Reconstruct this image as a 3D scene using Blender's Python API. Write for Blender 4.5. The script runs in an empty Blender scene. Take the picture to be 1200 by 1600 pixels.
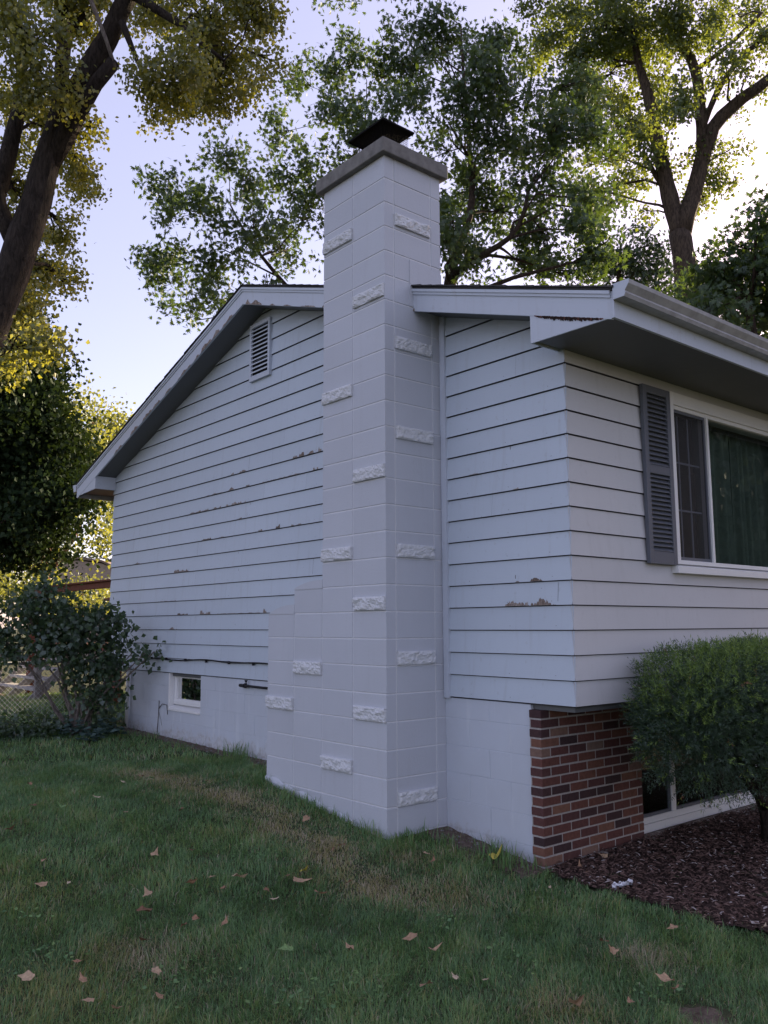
import bpy, math, random
import numpy as np
from mathutils import Vector, noise
random.seed(7); rng = np.random.default_rng(11)
R = math.radians
sc = bpy.context.scene
COL = sc.collection

# ------------------------------------------------------------------ camera
CAM = np.array([-4.133, -4.900, 1.511]); YAW, PITCH, ROLL, FPX = R(40.033), R(7.562), R(-0.273), 1335.5
fw = np.array([math.sin(YAW)*math.cos(PITCH), math.cos(YAW)*math.cos(PITCH), math.sin(PITCH)])
rt = np.array([math.cos(YAW), -math.sin(YAW), 0.0]); up = np.cross(rt, fw)
rt, up = rt*math.cos(ROLL)+up*math.sin(ROLL), -rt*math.sin(ROLL)+up*math.cos(ROLL)
cd = bpy.data.cameras.new('camera'); cam = bpy.data.objects.new('camera', cd); COL.objects.link(cam)
from mathutils import Matrix
M = Matrix(((rt[0], up[0], -fw[0], CAM[0]), (rt[1], up[1], -fw[1], CAM[1]), (rt[2], up[2], -fw[2], CAM[2]), (0, 0, 0, 1)))
cam.matrix_world = M
cd.sensor_fit = 'VERTICAL'; cd.sensor_height = 36; cd.sensor_width = 27; cd.lens = FPX/1600*36
cd.clip_start = 0.05; cd.clip_end = 2000
sc.camera = cam
sc.render.resolution_x, sc.render.resolution_y = 768, 1024

# ------------------------------------------------------------------ sky, sun, exposure
SUN_AZ, SUN_EL = R(79), R(17)          # azimuth from +Y towards +X: low evening sun behind the house, right
w = bpy.data.worlds.new('World'); sc.world = w; w.use_nodes = True
nt = w.node_tree; nt.nodes.clear()
sky = nt.nodes.new('ShaderNodeTexSky'); sky.sky_type = 'NISHITA'; sky.sun_disc = False
sky.sun_elevation = SUN_EL; sky.sun_rotation = SUN_AZ
sky.altitude = 200; sky.air_density = 0.9; sky.dust_density = 1.0; sky.ozone_density = 1.5
bg = nt.nodes.new('ShaderNodeBackground'); bg.inputs[1].default_value = 0.135
wo = nt.nodes.new('ShaderNodeOutputWorld')
wb = nt.nodes.new('ShaderNodeMix'); wb.data_type = 'RGBA'; wb.blend_type = 'MULTIPLY'; wb.inputs[0].default_value = 1.0
wb.inputs[7].default_value = (1.15, .90, .925, 1)        # the faint lavender of the evening air
nt.links.new(sky.outputs[0], wb.inputs[6])
veil = nt.nodes.new('ShaderNodeMix'); veil.data_type = 'RGBA'; veil.inputs[0].default_value = .5      # thin even high cloud
veil.inputs[7].default_value = (1.72, 1.58, 1.98, 1)
nt.links.new(wb.outputs[2], veil.inputs[6]); nt.links.new(veil.outputs[2], bg.inputs[0]); nt.links.new(bg.outputs[0], wo.inputs[0])
sd = bpy.data.lights.new('sun', 'SUN'); sd.energy = 5.0; sd.angle = R(0.6); sd.color = (1.0, 0.80, 0.52)
sun = bpy.data.objects.new('sun', sd); COL.objects.link(sun)
sv = Vector((math.sin(SUN_AZ)*math.cos(SUN_EL), math.cos(SUN_AZ)*math.cos(SUN_EL), math.sin(SUN_EL)))
sun.rotation_euler = sv.to_track_quat('Z', 'Y').to_euler(); sun.location = (20, 10, 20)
sc.view_settings.view_transform = 'Standard'; sc.view_settings.look = 'None'
sc.view_settings.gamma = 1.0; sc.view_settings.exposure = 1.62
sc.render.engine = 'CYCLES'
sc.cycles.max_bounces = 8; sc.cycles.transparent_max_bounces = 12

# ------------------------------------------------------------------ helpers
def at(px, py, dist):                  # the world point seen at photo pixel px,py at a horizontal distance
    q = fw*FPX + rt*(px-600) - up*(py-800)
    return CAM + q*dist/math.hypot(q[0], q[1])
def gz(x, y):
    z = np.interp(y, [-9, -2.5, -1, -.45, 0, .5, 1.6, 2.6, 4, 7, 40], [-.16, -.15, -.13, -.07, -.02, .03, .17, .18, .2, .2, .3])
    return z + .012*np.sin(np.asarray(x)*1.7+.4)*np.sin(np.asarray(y)*1.3)
def ground_at(px, py):
    q = fw*FPX + rt*(px-600) - up*(py-800); z = 0.0
    for _ in range(12):
        p = CAM + q*(z-CAM[2])/q[2]; z = float(gz(p[0], p[1]))
    return np.array([p[0], p[1], z])
def props(o, label=None, cat=None, group=None, kind=None):
    if label: o['label'] = label
    if cat: o['category'] = cat
    if group: o['group'] = group
    if kind: o['kind'] = kind
    return o
def empty(name, loc=(0, 0, 0), parent=None):
    o = bpy.data.objects.new(name, None); COL.objects.link(o); o.location = loc
    o.empty_display_size = .2
    if parent: o.parent = parent
    return o
def mesh_np(name, V, F, mat, parent=None, attr=None, smooth=False):
    V = np.asarray(V, np.float32); F = np.asarray(F, np.int32); m, k = F.shape
    me = bpy.data.meshes.new(name)
    me.vertices.add(len(V)); me.vertices.foreach_set('co', V.ravel())
    me.loops.add(m*k); me.loops.foreach_set('vertex_index', F.ravel())
    me.polygons.add(m); me.polygons.foreach_set('loop_start', np.arange(0, m*k, k, dtype=np.int32))
    me.polygons.foreach_set('use_smooth', np.full(m, smooth))
    if attr is not None:
        a = me.attributes.new('rnd', 'FLOAT', 'POINT'); a.data.foreach_set('value', np.asarray(attr, np.float32))
    me.update(calc_edges=True); me.validate()
    me.materials.append(mat)
    o = bpy.data.objects.new(name, me); COL.objects.link(o)
    if parent: o.parent = parent
    return o
class MB:
    def __init__(s): s.v = []; s.f = []; s.a = []
    def add(s, vs, fs, a=0.5):
        n = len(s.v); s.v += [tuple(map(float, p)) for p in vs]; s.a += [a]*len(vs)
        s.f += [tuple(i+n for i in f) for f in fs]
    def hexa(s, p, a=0.5):             # eight corners: bottom ring then top ring
        s.add(p, [(3, 2, 1, 0), (4, 5, 6, 7), (0, 1, 5, 4), (1, 2, 6, 5), (2, 3, 7, 6), (3, 0, 4, 7)], a)
    def box(s, x0, x1, y0, y1, z0, z1, a=0.5):
        s.hexa([(x0, y0, z0), (x1, y0, z0), (x1, y1, z0), (x0, y1, z0), (x0, y0, z1), (x1, y0, z1), (x1, y1, z1), (x0, y1, z1)], a)
    def prism(s, pts, off, a=0.5):     # polygon pushed along a vector
        n = len(pts); q = [tuple(np.add(p, off)) for p in pts]
        s.add(list(pts)+q, [tuple(range(n))[::-1], tuple(range(n, 2*n))]+[(i, (i+1) % n, (i+1) % n+n, i+n) for i in range(n)], a)
    def poly(s, pts, a=0.5): s.add(pts, [tuple(range(len(pts)))], a)
    def tube(s, path, r, n=8, a=0.5, cap=True, rough=0.0):
        P = [np.array(p, float) for p in path]; r = [r]*len(P) if np.isscalar(r) else list(r)
        vs = []; prev = None
        for i, p in enumerate(P):
            t = P[min(i+1, len(P)-1)]-P[max(i-1, 0)]; t = t/(np.linalg.norm(t)+1e-9)
            if prev is None:
                h = np.array([0, 0, 1.]) if abs(t[2]) < .9 else np.array([1., 0, 0]); u = np.cross(t, h)
            else: u = prev-t*(prev@t)
            u /= np.linalg.norm(u)+1e-9; prev = u; v = np.cross(t, u)
            for k in range(n):
                an = 2*math.pi*k/n; rr = r[i]*(1+rough*(random.random()-.5))
                vs.append(p+(u*math.cos(an)+v*math.sin(an))*rr)
        fs = [(i*n+k, i*n+(k+1) % n, (i+1)*n+(k+1) % n, (i+1)*n+k) for i in range(len(P)-1) for k in range(n)]
        if cap: fs += [tuple(range(n))[::-1], tuple(range((len(P)-1)*n, len(P)*n))]
        s.add(vs, fs, a)
    def build(s, name, mat, parent=None, smooth=False, bevel=0):
        me = bpy.data.meshes.new(name); me.from_pydata(s.v, [], s.f); me.update()
        a = me.attributes.new('rnd', 'FLOAT', 'POINT'); a.data.foreach_set('value', s.a)
        if smooth: me.polygons.foreach_set('use_smooth', [True]*len(me.polygons))
        me.materials.append(mat)
        o = bpy.data.objects.new(name, me); COL.objects.link(o)
        if parent: o.parent = parent
        if bevel:
            b = o.modifiers.new('b', 'BEVEL'); b.width = bevel; b.segments = 2; b.limit_method = 'ANGLE'
        return o

# ------------------------------------------------------------------ materials
def mat_new(name):
    m = bpy.data.materials.new(name); m.use_nodes = True; t = m.node_tree; t.nodes.clear()
    return m, t, (lambda ty, **k: setn(t.nodes.new(ty), k)), t.links.new
def setn(n, k):
    for a, b in k.items(): setattr(n, a, b)
    return n
def ramp(N, stops):
    r = N('ShaderNodeValToRGB'); e = r.color_ramp.elements
    while len(e) < len(stops): e.new(0.5)
    for el, (p, c) in zip(e, stops): el.position = p; el.color = (*c, 1) if len(c) == 3 else c
    return r
def noise_n(N, L, scale, detail=4, rough=.55, vec=None, dist=0):
    n = N('ShaderNodeTexNoise'); n.inputs['Scale'].default_value = scale; n.inputs['Detail'].default_value = detail
    n.inputs['Roughness'].default_value = rough; n.inputs['Distortion'].default_value = dist
    if vec is not None: L(vec, n.inputs['Vector'])
    return n
def coords(N, L, scale=(1, 1, 1)):
    g = N('ShaderNodeNewGeometry'); m = N('ShaderNodeMapping'); m.inputs['Scale'].default_value = scale
    L(g.outputs['Position'], m.inputs['Vector']); return m.outputs[0], g
def finish(N, L, col, rough=.7, bump=None, bstr=.2, bdist=.01, spec=.3, metal=0):
    p = N('ShaderNodeBsdfPrincipled'); o = N('ShaderNodeOutputMaterial')
    if hasattr(col, 'is_linked'): L(col, p.inputs['Base Color'])
    else: p.inputs['Base Color'].default_value = (*col, 1)
    if hasattr(rough, 'is_linked'): L(rough, p.inputs['Roughness'])
    else: p.inputs['Roughness'].default_value = rough
    p.inputs['Specular IOR Level'].default_value = spec; p.inputs['Metallic'].default_value = metal
    if bump is not None:
        b = N('ShaderNodeBump'); b.inputs['Strength'].default_value = bstr; b.inputs['Distance'].default_value = bdist
        L(bump, b.inputs['Height']); L(b.outputs[0], p.inputs['Normal'])
    L(p.outputs[0], o.inputs[0]); return p
def mixc(N, L, fac, a, b):
    m = N('ShaderNodeMix', data_type='RGBA')
    for v, s in ((fac, m.inputs[0]), (a, m.inputs[6]), (b, m.inputs[7])):
        if hasattr(v, 'is_linked'): L(v, s)
        elif isinstance(v, (int, float)): s.default_value = v
        else: s.default_value = (*v, 1)
    return m.outputs[2]
def mathn(N, L, op, a, b=0.0, clamp=False):
    m = N('ShaderNodeMath', operation=op, use_clamp=clamp)
    for v, s in ((a, m.inputs[0]), (b, m.inputs[1])):
        if hasattr(v, 'is_linked'): L(v, s)
        else: s.default_value = v
    return m.outputs[0]

def painted(name, col, dirt=(.30, .29, .27), amt=.25, rough=.55, grain=(1, 1, 1), bst=.15, streak=True, seams=0.0):
    m, t, N, L = mat_new(name)
    v, g = coords(N, L); n1 = noise_n(N, L, 1.3, 5, .6, v)
    c = mixc(N, L, ramp_fac(N, L, n1, .35, .75, .55), col, tuple(x*.88 for x in col))
    if streak:
        v2, _ = coords(N, L, (7, 7, .6)); n2 = noise_n(N, L, 2.2, 4, .6, v2)
        c = mixc(N, L, ramp_fac(N, L, n2, .56, .78, amt), c, dirt)
    v3, _ = coords(N, L, grain); n3 = noise_n(N, L, 60, 4, .7, v3)
    n4 = noise_n(N, L, 22, 2, .5, v)
    c = mixc(N, L, ramp_fac(N, L, n4, .66, .72, amt*.7), c, dirt)
    c = mixc(N, L, mathn(N, L, 'MULTIPLY', n3.outputs[0], .10), c, tuple(x*.6 for x in col))
    if seams:
        a = N('ShaderNodeAttribute', attribute_name='rnd')
        c = mixc(N, L, mathn(N, L, 'MULTIPLY', a.outputs['Fac'], seams), c, tuple(x*.72 for x in col))
    finish(N, L, c, rough, n3.outputs[0], bst, .004, spec=.35)
    return m
def ramp_fac(N, L, n, a, b, amt):
    r = N('ShaderNodeMapRange'); L(n.outputs[0], r.inputs[0]); r.inputs[1].default_value = a; r.inputs[2].default_value = b
    r.inputs[3].default_value = 0; r.inputs[4].default_value = amt; return r.outputs[0]

MT = {}
MT['siding'] = painted('siding paint', (.52, .585, .66), amt=.24, grain=(3, .25, 3), seams=.25)
MT['siding2'] = painted('front siding paint', (.59, .59, .60), amt=.16, grain=(.25, 3, 3), seams=.25)
MT['cmu'] = painted('painted block', (.52, .545, .60), amt=.12, bst=.5, seams=.28)
MT['joint'] = painted('highlighted mortar', (.66, .67, .70), amt=.05, bst=.2)  # paler than the blocks: highlights along the joints are put into this colour
MT['trim'] = painted('trim paint', (.52, .565, .64), amt=.25, grain=(3, .25, 3))
MT['white'] = painted('white window paint', (.78, .78, .78), amt=.2, streak=False, rough=.4)
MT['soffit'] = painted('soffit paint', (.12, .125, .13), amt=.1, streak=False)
MT['shutter'] = painted('slate shutter', (.115, .125, .15), amt=.1, dirt=(.2, .2, .2), streak=False, rough=.5)
MT['rock'] = painted('split face paint', (.62, .635, .66), amt=.18, bst=1.0, streak=False)
def m_foundation():
    m, t, N, L = mat_new('painted foundation')
    v, g = coords(N, L); n1 = noise_n(N, L, 1.8, 5, .6, v)
    col = (.52, .56, .625); c = mixc(N, L, ramp_fac(N, L, n1, .4, .7, .5), col, (.46, .48, .52))
    s = N('ShaderNodeSeparateXYZ'); L(g.outputs['Position'], s.inputs[0])
    n2 = noise_n(N, L, 9, 6, .7, v)
    # old paint worn away in flakes just above the soil, pale efflorescence in it
    gr = N('ShaderNodeMapRange'); L(s.outputs[1], gr.inputs[0]); gr.inputs[1].default_value = -.9; gr.inputs[2].default_value = 1.6; gr.inputs[3].default_value = .30; gr.inputs[4].default_value = -.10
    h = mathn(N, L, 'ADD', mathn(N, L, 'ADD', s.outputs[2], gr.outputs[0]), mathn(N, L, 'MULTIPLY', n2.outputs[0], -.5))
    r = N('ShaderNodeMapRange'); L(h, r.inputs[0]); r.inputs[1].default_value = -.02; r.inputs[2].default_value = -.14
    wornmask = r.outputs[0]
    n5 = noise_n(N, L, 25, 4, .6, v); worn = mixc(N, L, ramp_fac(N, L, n5, .45, .55, 1), (.40, .385, .37), (.52, .525, .54))
    c = mixc(N, L, mathn(N, L, 'MULTIPLY', wornmask, .85), c, worn)
    v2, _ = coords(N, L, (5, 5, .45)); n3 = noise_n(N, L, 2.0, 3, .5, v2)
    c = mixc(N, L, ramp_fac(N, L, n3, .6, .7, .5), c, (.62, .65, .69))
    n4 = noise_n(N, L, 70, 3, .7, v)
    finish(N, L, c, .7, n4.outputs[0], .3, .004); return m
MT['found'] = m_foundation()
def m_attr(name, stops, rough=.8, bump_scale=40, bst=.4, bdist=.005, spec=.25, mottling=.35):
    m, t, N, L = mat_new(name); a = N('ShaderNodeAttribute', attribute_name='rnd'); r = ramp(N, stops); L(a.outputs['Fac'], r.inputs[0])
    v, _ = coords(N, L); n = noise_n(N, L, bump_scale, 5, .65, v)
    dk = N('ShaderNodeMix', data_type='RGBA', blend_type='MULTIPLY'); dk.inputs[0].default_value = mottling
    L(r.outputs[0], dk.inputs[6]); r2 = ramp(N, [(.3, (.35, .35, .35)), (.65, (1.25, 1.25, 1.25))]); L(n.outputs[0], r2.inputs[0]); L(r2.outputs[0], dk.inputs[7])
    finish(N, L, dk.outputs[2], rough, n.outputs[0], bst, bdist, spec); return m
MT['brick'] = m_attr('brick', [(0, (.050, .030, .032)), (.25, (.092, .042, .040)), (.5, (.125, .052, .044)), (.75, (.155, .068, .050)), (.92, (.19, .095, .065)), (1, (.20, .14, .115))], .85, 35, .6)
MT['mortar'] = m_attr('mortar', [(0, (.37, .34, .32)), (1, (.37, .34, .32))], .95, 90, .6)
MT['shingle'] = m_attr('shingles', [(0, (.035, .035, .038)), (1, (.075, .072, .07))], .95, 120, .6)
MT['concrete'] = m_attr('cap concrete', [(0, (.17, .165, .155)), (1, (.21, .20, .19))], .9, 14, .4, mottling=.5)
MT['black'] = m_attr('black metal', [(0, (.006, .006, .007)), (1, (.006, .006, .007))], .8, 50, .05, mottling=.2, spec=.1)
MT['rubber'] = m_attr('cable sheath', [(0, (.02, .02, .022)), (1, (.02, .02, .022))], .6, 50, .05)
MT['lap'] = m_attr('lap shadow line', [(0, (.085, .085, .095)), (1, (.085, .085, .095))], .9, 60, .1)  # shadow lines under the boards, painted as dark gap faces
MT['wood'] = m_attr('bare wood', [(0, (.07, .05, .04)), (.5, (.23, .18, .15)), (1, (.42, .38, .35))], .9, 80, .5, mottling=.8)
MT['rot'] = m_attr('rotten wood', [(0, (.02, .012, .010)), (1, (.13, .05, .035))], .95, 60, .8, mottling=.8)
MT['gutter'] = m_attr('gutter enamel', [(0, (.33, .33, .335)), (1, (.33, .33, .335))], .42, 9, .05, mottling=.45, spec=.5)
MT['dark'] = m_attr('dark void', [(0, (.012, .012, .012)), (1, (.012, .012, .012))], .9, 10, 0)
MT['inner'] = m_attr('room interior', [(0, (.10, .10, .10)), (1, (.10, .10, .10))], .9, 10, 0)
MT['redwood'] = m_attr('stained deck wood', [(0, (.13, .045, .03)), (1, (.20, .075, .05))], .8, 20, .3)
MT['greywood'] = m_attr('weathered deck wood', [(0, (.14, .12, .11)), (1, (.42, .40, .39))], .85, 20, .3)
MT['galv'] = m_attr('galvanised steel', [(0, (.32, .34, .36)), (1, (.32, .34, .36))], .45, 30, .1, spec=.6)
MT['paper'] = m_attr('scrap paper', [(0, (.75, .75, .78)), (1, (.75, .75, .78))], .8, 50, .2, mottling=.2)
MT['shedwall'] = m_attr('shed wall', [(0, (.36, .29, .24)), (1, (.36, .29, .24))], .8, 10, .1)
MT['shedroof'] = m_attr('shed roof', [(0, (.20, .15, .12)), (1, (.20, .15, .12))], .9, 10, .1)
MT['mulchchip'] = m_attr('mulch chips', [(0, (.045, .028, .024)), (.5, (.12, .070, .056)), (.85, (.19, .125, .105)), (1, (.38, .33, .31))], .9, 60, .3)
MT['dryleaf'] = m_attr('dry leaf', [(0, (.15, .08, .045)), (.3, (.30, .17, .10)), (.6, (.42, .29, .18)), (.8, (.50, .40, .28)), (.9, (.50, .42, .06)), (1, (.16, .26, .10))], .7, 60, .3, mottling=.5)

def m_leaf(name, stops, trans=.45, tcol=(.20, .24, .02), rough=.5, gloss=.06):
    m, t, N, L = mat_new(name); a = N('ShaderNodeAttribute', attribute_name='rnd'); r = ramp(N, stops); L(a.outputs['Fac'], r.inputs[0])
    d = N('ShaderNodeBsdfDiffuse'); L(r.outputs[0], d.inputs[0]); tr = N('ShaderNodeBsdfTranslucent')
    mc = mixc(N, L, .6, r.outputs[0], tcol); L(mc, tr.inputs[0])
    s1 = N('ShaderNodeMixShader'); s1.inputs[0].default_value = trans; L(d.outputs[0], s1.inputs[1]); L(tr.outputs[0], s1.inputs[2])
    gl = N('ShaderNodeBsdfGlossy'); gl.inputs['Roughness'].default_value = rough; gl.inputs['Color'].default_value = (.8, .85, .9, 1)
    s2 = N('ShaderNodeMixShader'); s2.inputs[0].default_value = gloss; L(s1.outputs[0], s2.inputs[1]); L(gl.outputs[0], s2.inputs[2])
    o = N('ShaderNodeOutputMaterial'); L(s2.outputs[0], o.inputs[0]); return m
MT['cotton'] = m_leaf('cottonwood leaves', [(0, (.028, .060, .018)), (.6, (.052, .095, .024)), (1, (.10, .14, .03))], .48, (.32, .36, .02))
MT['cottonsun'] = m_leaf('sun-tinted cottonwood leaves', [(0, (.045, .070, .02)), (.5, (.10, .13, .028)), (.8, (.20, .20, .03)), (1, (.30, .26, .04))], .5, (.50, .46, .03))  # golden sunlight on the crown is put into this leaf colour
MT['blackgreen'] = m_leaf('deep shade leaves', [(0, (.010, .022, .009)), (1, (.026, .045, .016))], .15, (.05, .08, .01), gloss=.01)  # the shade this tree stands in is put into its leaf colour
MT['maple'] = m_leaf('maple leaves', [(0, (.020, .044, .015)), (.7, (.040, .078, .020)), (1, (.085, .13, .026))], .36, (.16, .24, .015))
MT['deepgreen'] = m_leaf('dark leaves', [(0, (.018, .035, .016)), (.7, (.030, .056, .020)), (1, (.05, .085, .026))], .22, (.07, .12, .015))
MT['mirrored'] = m_leaf('front yard leaves', [(0, (.012, .026, .012)), (1, (.03, .05, .02))], .1, (.05, .07, .02))
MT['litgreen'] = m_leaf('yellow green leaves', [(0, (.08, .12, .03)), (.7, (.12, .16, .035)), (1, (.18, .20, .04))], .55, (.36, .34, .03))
MT['viburnum'] = m_leaf('shrub leaves', [(0, (.030, .060, .030)), (.8, (.055, .10, .038)), (1, (.11, .17, .05))], .35, (.14, .22, .03), gloss=.08)
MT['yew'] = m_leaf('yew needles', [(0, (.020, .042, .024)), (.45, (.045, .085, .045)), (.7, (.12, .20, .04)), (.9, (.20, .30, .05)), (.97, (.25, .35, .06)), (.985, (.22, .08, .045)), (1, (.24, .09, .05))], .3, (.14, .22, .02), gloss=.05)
MT['hosta'] = m_leaf('hosta leaves', [(0, (.045, .085, .075)), (1, (.09, .15, .13))], .2, (.1, .2, .1), gloss=.08)
MT['grass'] = m_leaf('grass blades', [(0, (.066, .145, .045)), (.35, (.125, .255, .085)), (.62, (.24, .38, .12)), (.72, (.27, .31, .08)), (.8, (.40, .34, .12)), (.9, (.42, .33, .22)), (1, (.58, .49, .36))], .35, (.22, .3, .08), rough=.45, gloss=.05)
def m_bark(name, a, b, sc_=3.0):
    m, t, N, L = mat_new(name); v, _ = coords(N, L, (sc_*3.2, sc_*3.2, sc_*.75)); n = noise_n(N, L, 2.6, 6, .65, v, .8)
    r = ramp(N, [(.35, a), (.6, b)]); L(n.outputs[0], r.inputs[0]); finish(N, L, r.outputs[0], .9, n.outputs[0], 1.0, .06, .15); return m
MT['bark'] = m_bark('cottonwood bark', (.014, .011, .009), (.046, .036, .029))
MT['bark4'] = m_bark('grey brown bark', (.03, .023, .018), (.10, .075, .058))
MT['bark2'] = m_bark('dark bark', (.030, .022, .018), (.085, .062, .048), 5)
MT['bark3'] = m_bark('reddish bark', (.10, .05, .03), (.26, .13, .07), 3)
MT['deadwood'] = m_bark('dead wood', (.16, .13, .12), (.30, .26, .23), 6)
def m_ground():
    m, t, N, L = mat_new('lawn soil'); v, _ = coords(N, L); n = noise_n(N, L, 1.2, 6, .6, v); n2 = noise_n(N, L, 30, 5, .7, v)
    c = mixc(N, L, ramp_fac(N, L, n, .35, .65, 1), (.035, .048, .024), (.07, .08, .04))
    c = mixc(N, L, ramp_fac(N, L, n2, .5, .62, .6), c, (.11, .085, .06))
    finish(N, L, c, .95, n2.outputs[0], .8, .02, .1); return m
MT['ground'] = m_ground()
def m_soil(name, a, b):
    m, t, N, L = mat_new(name); v, _ = coords(N, L); n = noise_n(N, L, 22, 7, .7, v); r = ramp(N, [(.35, a), (.65, b)]); L(n.outputs[0], r.inputs[0])
    finish(N, L, r.outputs[0], .95, n.outputs[0], 1, .03, .1); return m
MT['mulch'] = m_soil('mulch soil', (.03, .02, .017), (.09, .06, .05))
MT['dirt'] = m_soil('bare dirt', (.09, .065, .05), (.20, .155, .125))
def m_glass(name, tint, refl=1.0, rough=0.0):
    m, t, N, L = mat_new(name); f = N('ShaderNodeFresnel'); f.inputs[0].default_value = 1.55
    tr = N('ShaderNodeBsdfTransparent'); tr.inputs[0].default_value = (*tint, 1)
    gl = N('ShaderNodeBsdfGlossy'); gl.inputs['Roughness'].default_value = rough
    fac = mathn(N, L, 'MULTIPLY', mathn(N, L, 'MULTIPLY', f.outputs[0], 1.8, True), refl)
    s = N('ShaderNodeMixShader'); L(fac, s.inputs[0]); L(tr.outputs[0], s.inputs[1]); L(gl.outputs[0], s.inputs[2])
    o = N('ShaderNodeOutputMaterial'); L(s.outputs[0], o.inputs[0]); return m
MT['glass'] = m_glass('window glass', (.62, .72, .66))
MT['screen'] = m_glass('insect screen', (.42, .42, .44), .35, .5)
def m_curtain():
    m, t, N, L = mat_new('sheer curtain'); d = N('ShaderNodeBsdfDiffuse'); d.inputs[0].default_value = (.34, .37, .35, 1)
    tr = N('ShaderNodeBsdfTransparent'); s = N('ShaderNodeMixShader'); s.inputs[0].default_value = .25
    L(d.outputs[0], s.inputs[1]); L(tr.outputs[0], s.inputs[2]); o = N('ShaderNodeOutputMaterial'); L(s.outputs[0], o.inputs[0]); return m
MT['curtain'] = m_curtain()

# ------------------------------------------------------------------ ground
BED = [(.56, -.95), (.49, -1.29), (.52, -1.74), (.49, -2.17), (.54, -2.58), (.85, -2.95), (1.6, -3.15), (5, -3.2), (9.5, -3.1), (9.5, -.95)]
def in_poly(x, y, P):
    c = np.zeros(np.shape(x), bool); j = len(P)-1
    for i in range(len(P)):
        xi, yi = P[i]; xj, yj = P[j]
        c ^= ((yi > y) != (yj > y)) & (x < (xj-xi)*(y-yi)/(yj-yi+1e-12)+xi); j = i
    return c
def grid(x0, x1, y0, y1, nx, ny, zf):
    X, Y = np.meshgrid(np.linspace(x0, x1, nx), np.linspace(y0, y1, ny)); Z = zf(X, Y)
    V = np.stack([X, Y, Z], -1).reshape(-1, 3); i = np.arange(ny-1)[:, None]*nx+np.arange(nx-1)[None]
    F = np.stack([i, i+1, i+nx+1, i+nx], -1).reshape(-1, 4); return V, F
def lawn_axis(lo, hi): return np.unique(np.concatenate([np.linspace(-400, -12, 14), np.linspace(-12, 16, 113), np.linspace(16, 500, 16)]))
ax = lawn_axis(0, 0); X, Y = np.meshgrid(ax, ax); V = np.stack([X, Y, gz(X, Y)], -1).reshape(-1, 3)
n = len(ax); i = np.arange(n-1)[:, None]*n+np.arange(n-1)[None]; F = np.stack([i, i+1, i+n+1, i+n], -1).reshape(-1, 4)
props(mesh_np('lawn_ground', V, F, MT['ground'], smooth=True), kind='structure')
V, F = grid(.4, 9.5, -3.2, -.9, 183, 47, lambda x, y: gz(x, y)+.012+.012*np.sin(x*9)*np.sin(y*11)+.006*np.sin(x*31+y*27))
cen = V[F].mean(1); keep = in_poly(cen[:, 0], cen[:, 1], BED); props(mesh_np('mulch_bed', V, F[keep], MT['mulch'], smooth=True), kind='structure')
def dirt_patch(name, x0, x1, y0, y1, f):
    V, F = grid(x0, x1, y0, y1, 60, 60, lambda x, y: gz(x, y)+.014*np.clip(f(x, y), 0, 1)-.006+.004*np.sin(x*40)*np.sin(y*37))
    props(mesh_np(name, V, F, MT['dirt'], smooth=True), kind='structure')
dirt_patch('bare_dirt', .1, .62, -1.0, .02, lambda x, y: (x-.2+.08*np.sin(y*9))/.2)
dirt_patch('bare_dirt', .1, .62, 1.55, 6.4, lambda x, y: (x-.33+.08*np.sin(y*5))/.15)
b0 = ground_at(1105, 1590)
dirt_patch('bare_dirt', b0[0]-.35, b0[0]+.35, b0[1]-.35, b0[1]+.35, lambda x, y: 1.2-np.hypot(x-b0[0], y-b0[1])/.13)
# mulch chips
N_ = 15000; x = rng.uniform(.45, 4.2, N_*2); y = rng.uniform(-3.15, -.97, N_*2); k = in_poly(x, y, BED); x, y = x[k][:N_], y[k][:N_]; n = len(x)
z = gz(x, y)+.018+rng.uniform(0, .02, n); L_ = rng.uniform(.012, .045, n)[:, None]; an = rng.uniform(0, 6.28, n)
d = np.stack([np.cos(an), np.sin(an), rng.normal(0, .25, n)], -1); s_ = np.stack([-np.sin(an), np.cos(an), rng.normal(0, .4, n)], -1)
P = np.stack([x, y, z], -1); wd = rng.uniform(.15, .35, n)[:, None]*L_
V = np.stack([P-d*L_/2-s_*wd/2, P+d*L_/2-s_*wd*.3, P+d*L_/2+s_*wd/2, P-d*L_/2+s_*wd*.4, P+np.array([0, 0, .006])+s_*wd*.1], 1).reshape(-1, 3)
b = np.arange(n)[:, None]*5
F = np.concatenate([b+np.array([0, 1, 4]), b+np.array([1, 2, 4]), b+np.array([2, 3, 4]), b+np.array([3, 0, 4])])
props(mesh_np('mulch_chips', V, F, MT['mulchchip'], attr=np.repeat(np.where(rng.random(n) < .06, 1, rng.random(n)*.85), 5)),
      'brown shredded wood mulch covering the bed under the trimmed shrub', 'mulch', kind='stuff')
# pebbles and clods on the dirt by the block wall
mb = MB()
for _ in range(260):
    if random.random() < .5: px, py = random.uniform(.42, .6), random.uniform(-.9, -.02)
    else: px, py = random.uniform(.42, .6), random.uniform(1.7, 6.0)
    r_ = random.uniform(.004, .014)*(1 if py < 0 else 1.3); zz = float(gz(px, py))+r_*.5
    mb.add([(px+r_*a_*random.uniform(.7, 1.2), py+r_*b_*random.uniform(.7, 1.2), zz+r_*c_) for a_, b_, c_ in ((1, 0, 0), (0, 1, 0), (-1, 0, 0), (0, -1, 0), (0, 0, .8), (0, 0, -.8))],
           [(0, 1, 4), (1, 2, 4), (2, 3, 4), (3, 0, 4), (1, 0, 5), (2, 1, 5), (3, 2, 5), (0, 3, 5)], random.random())
props(mb.build('pebbles', MT['concrete']), 'small stones and clods on the bare dirt along the wall base', 'pebbles', kind='stuff')

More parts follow.
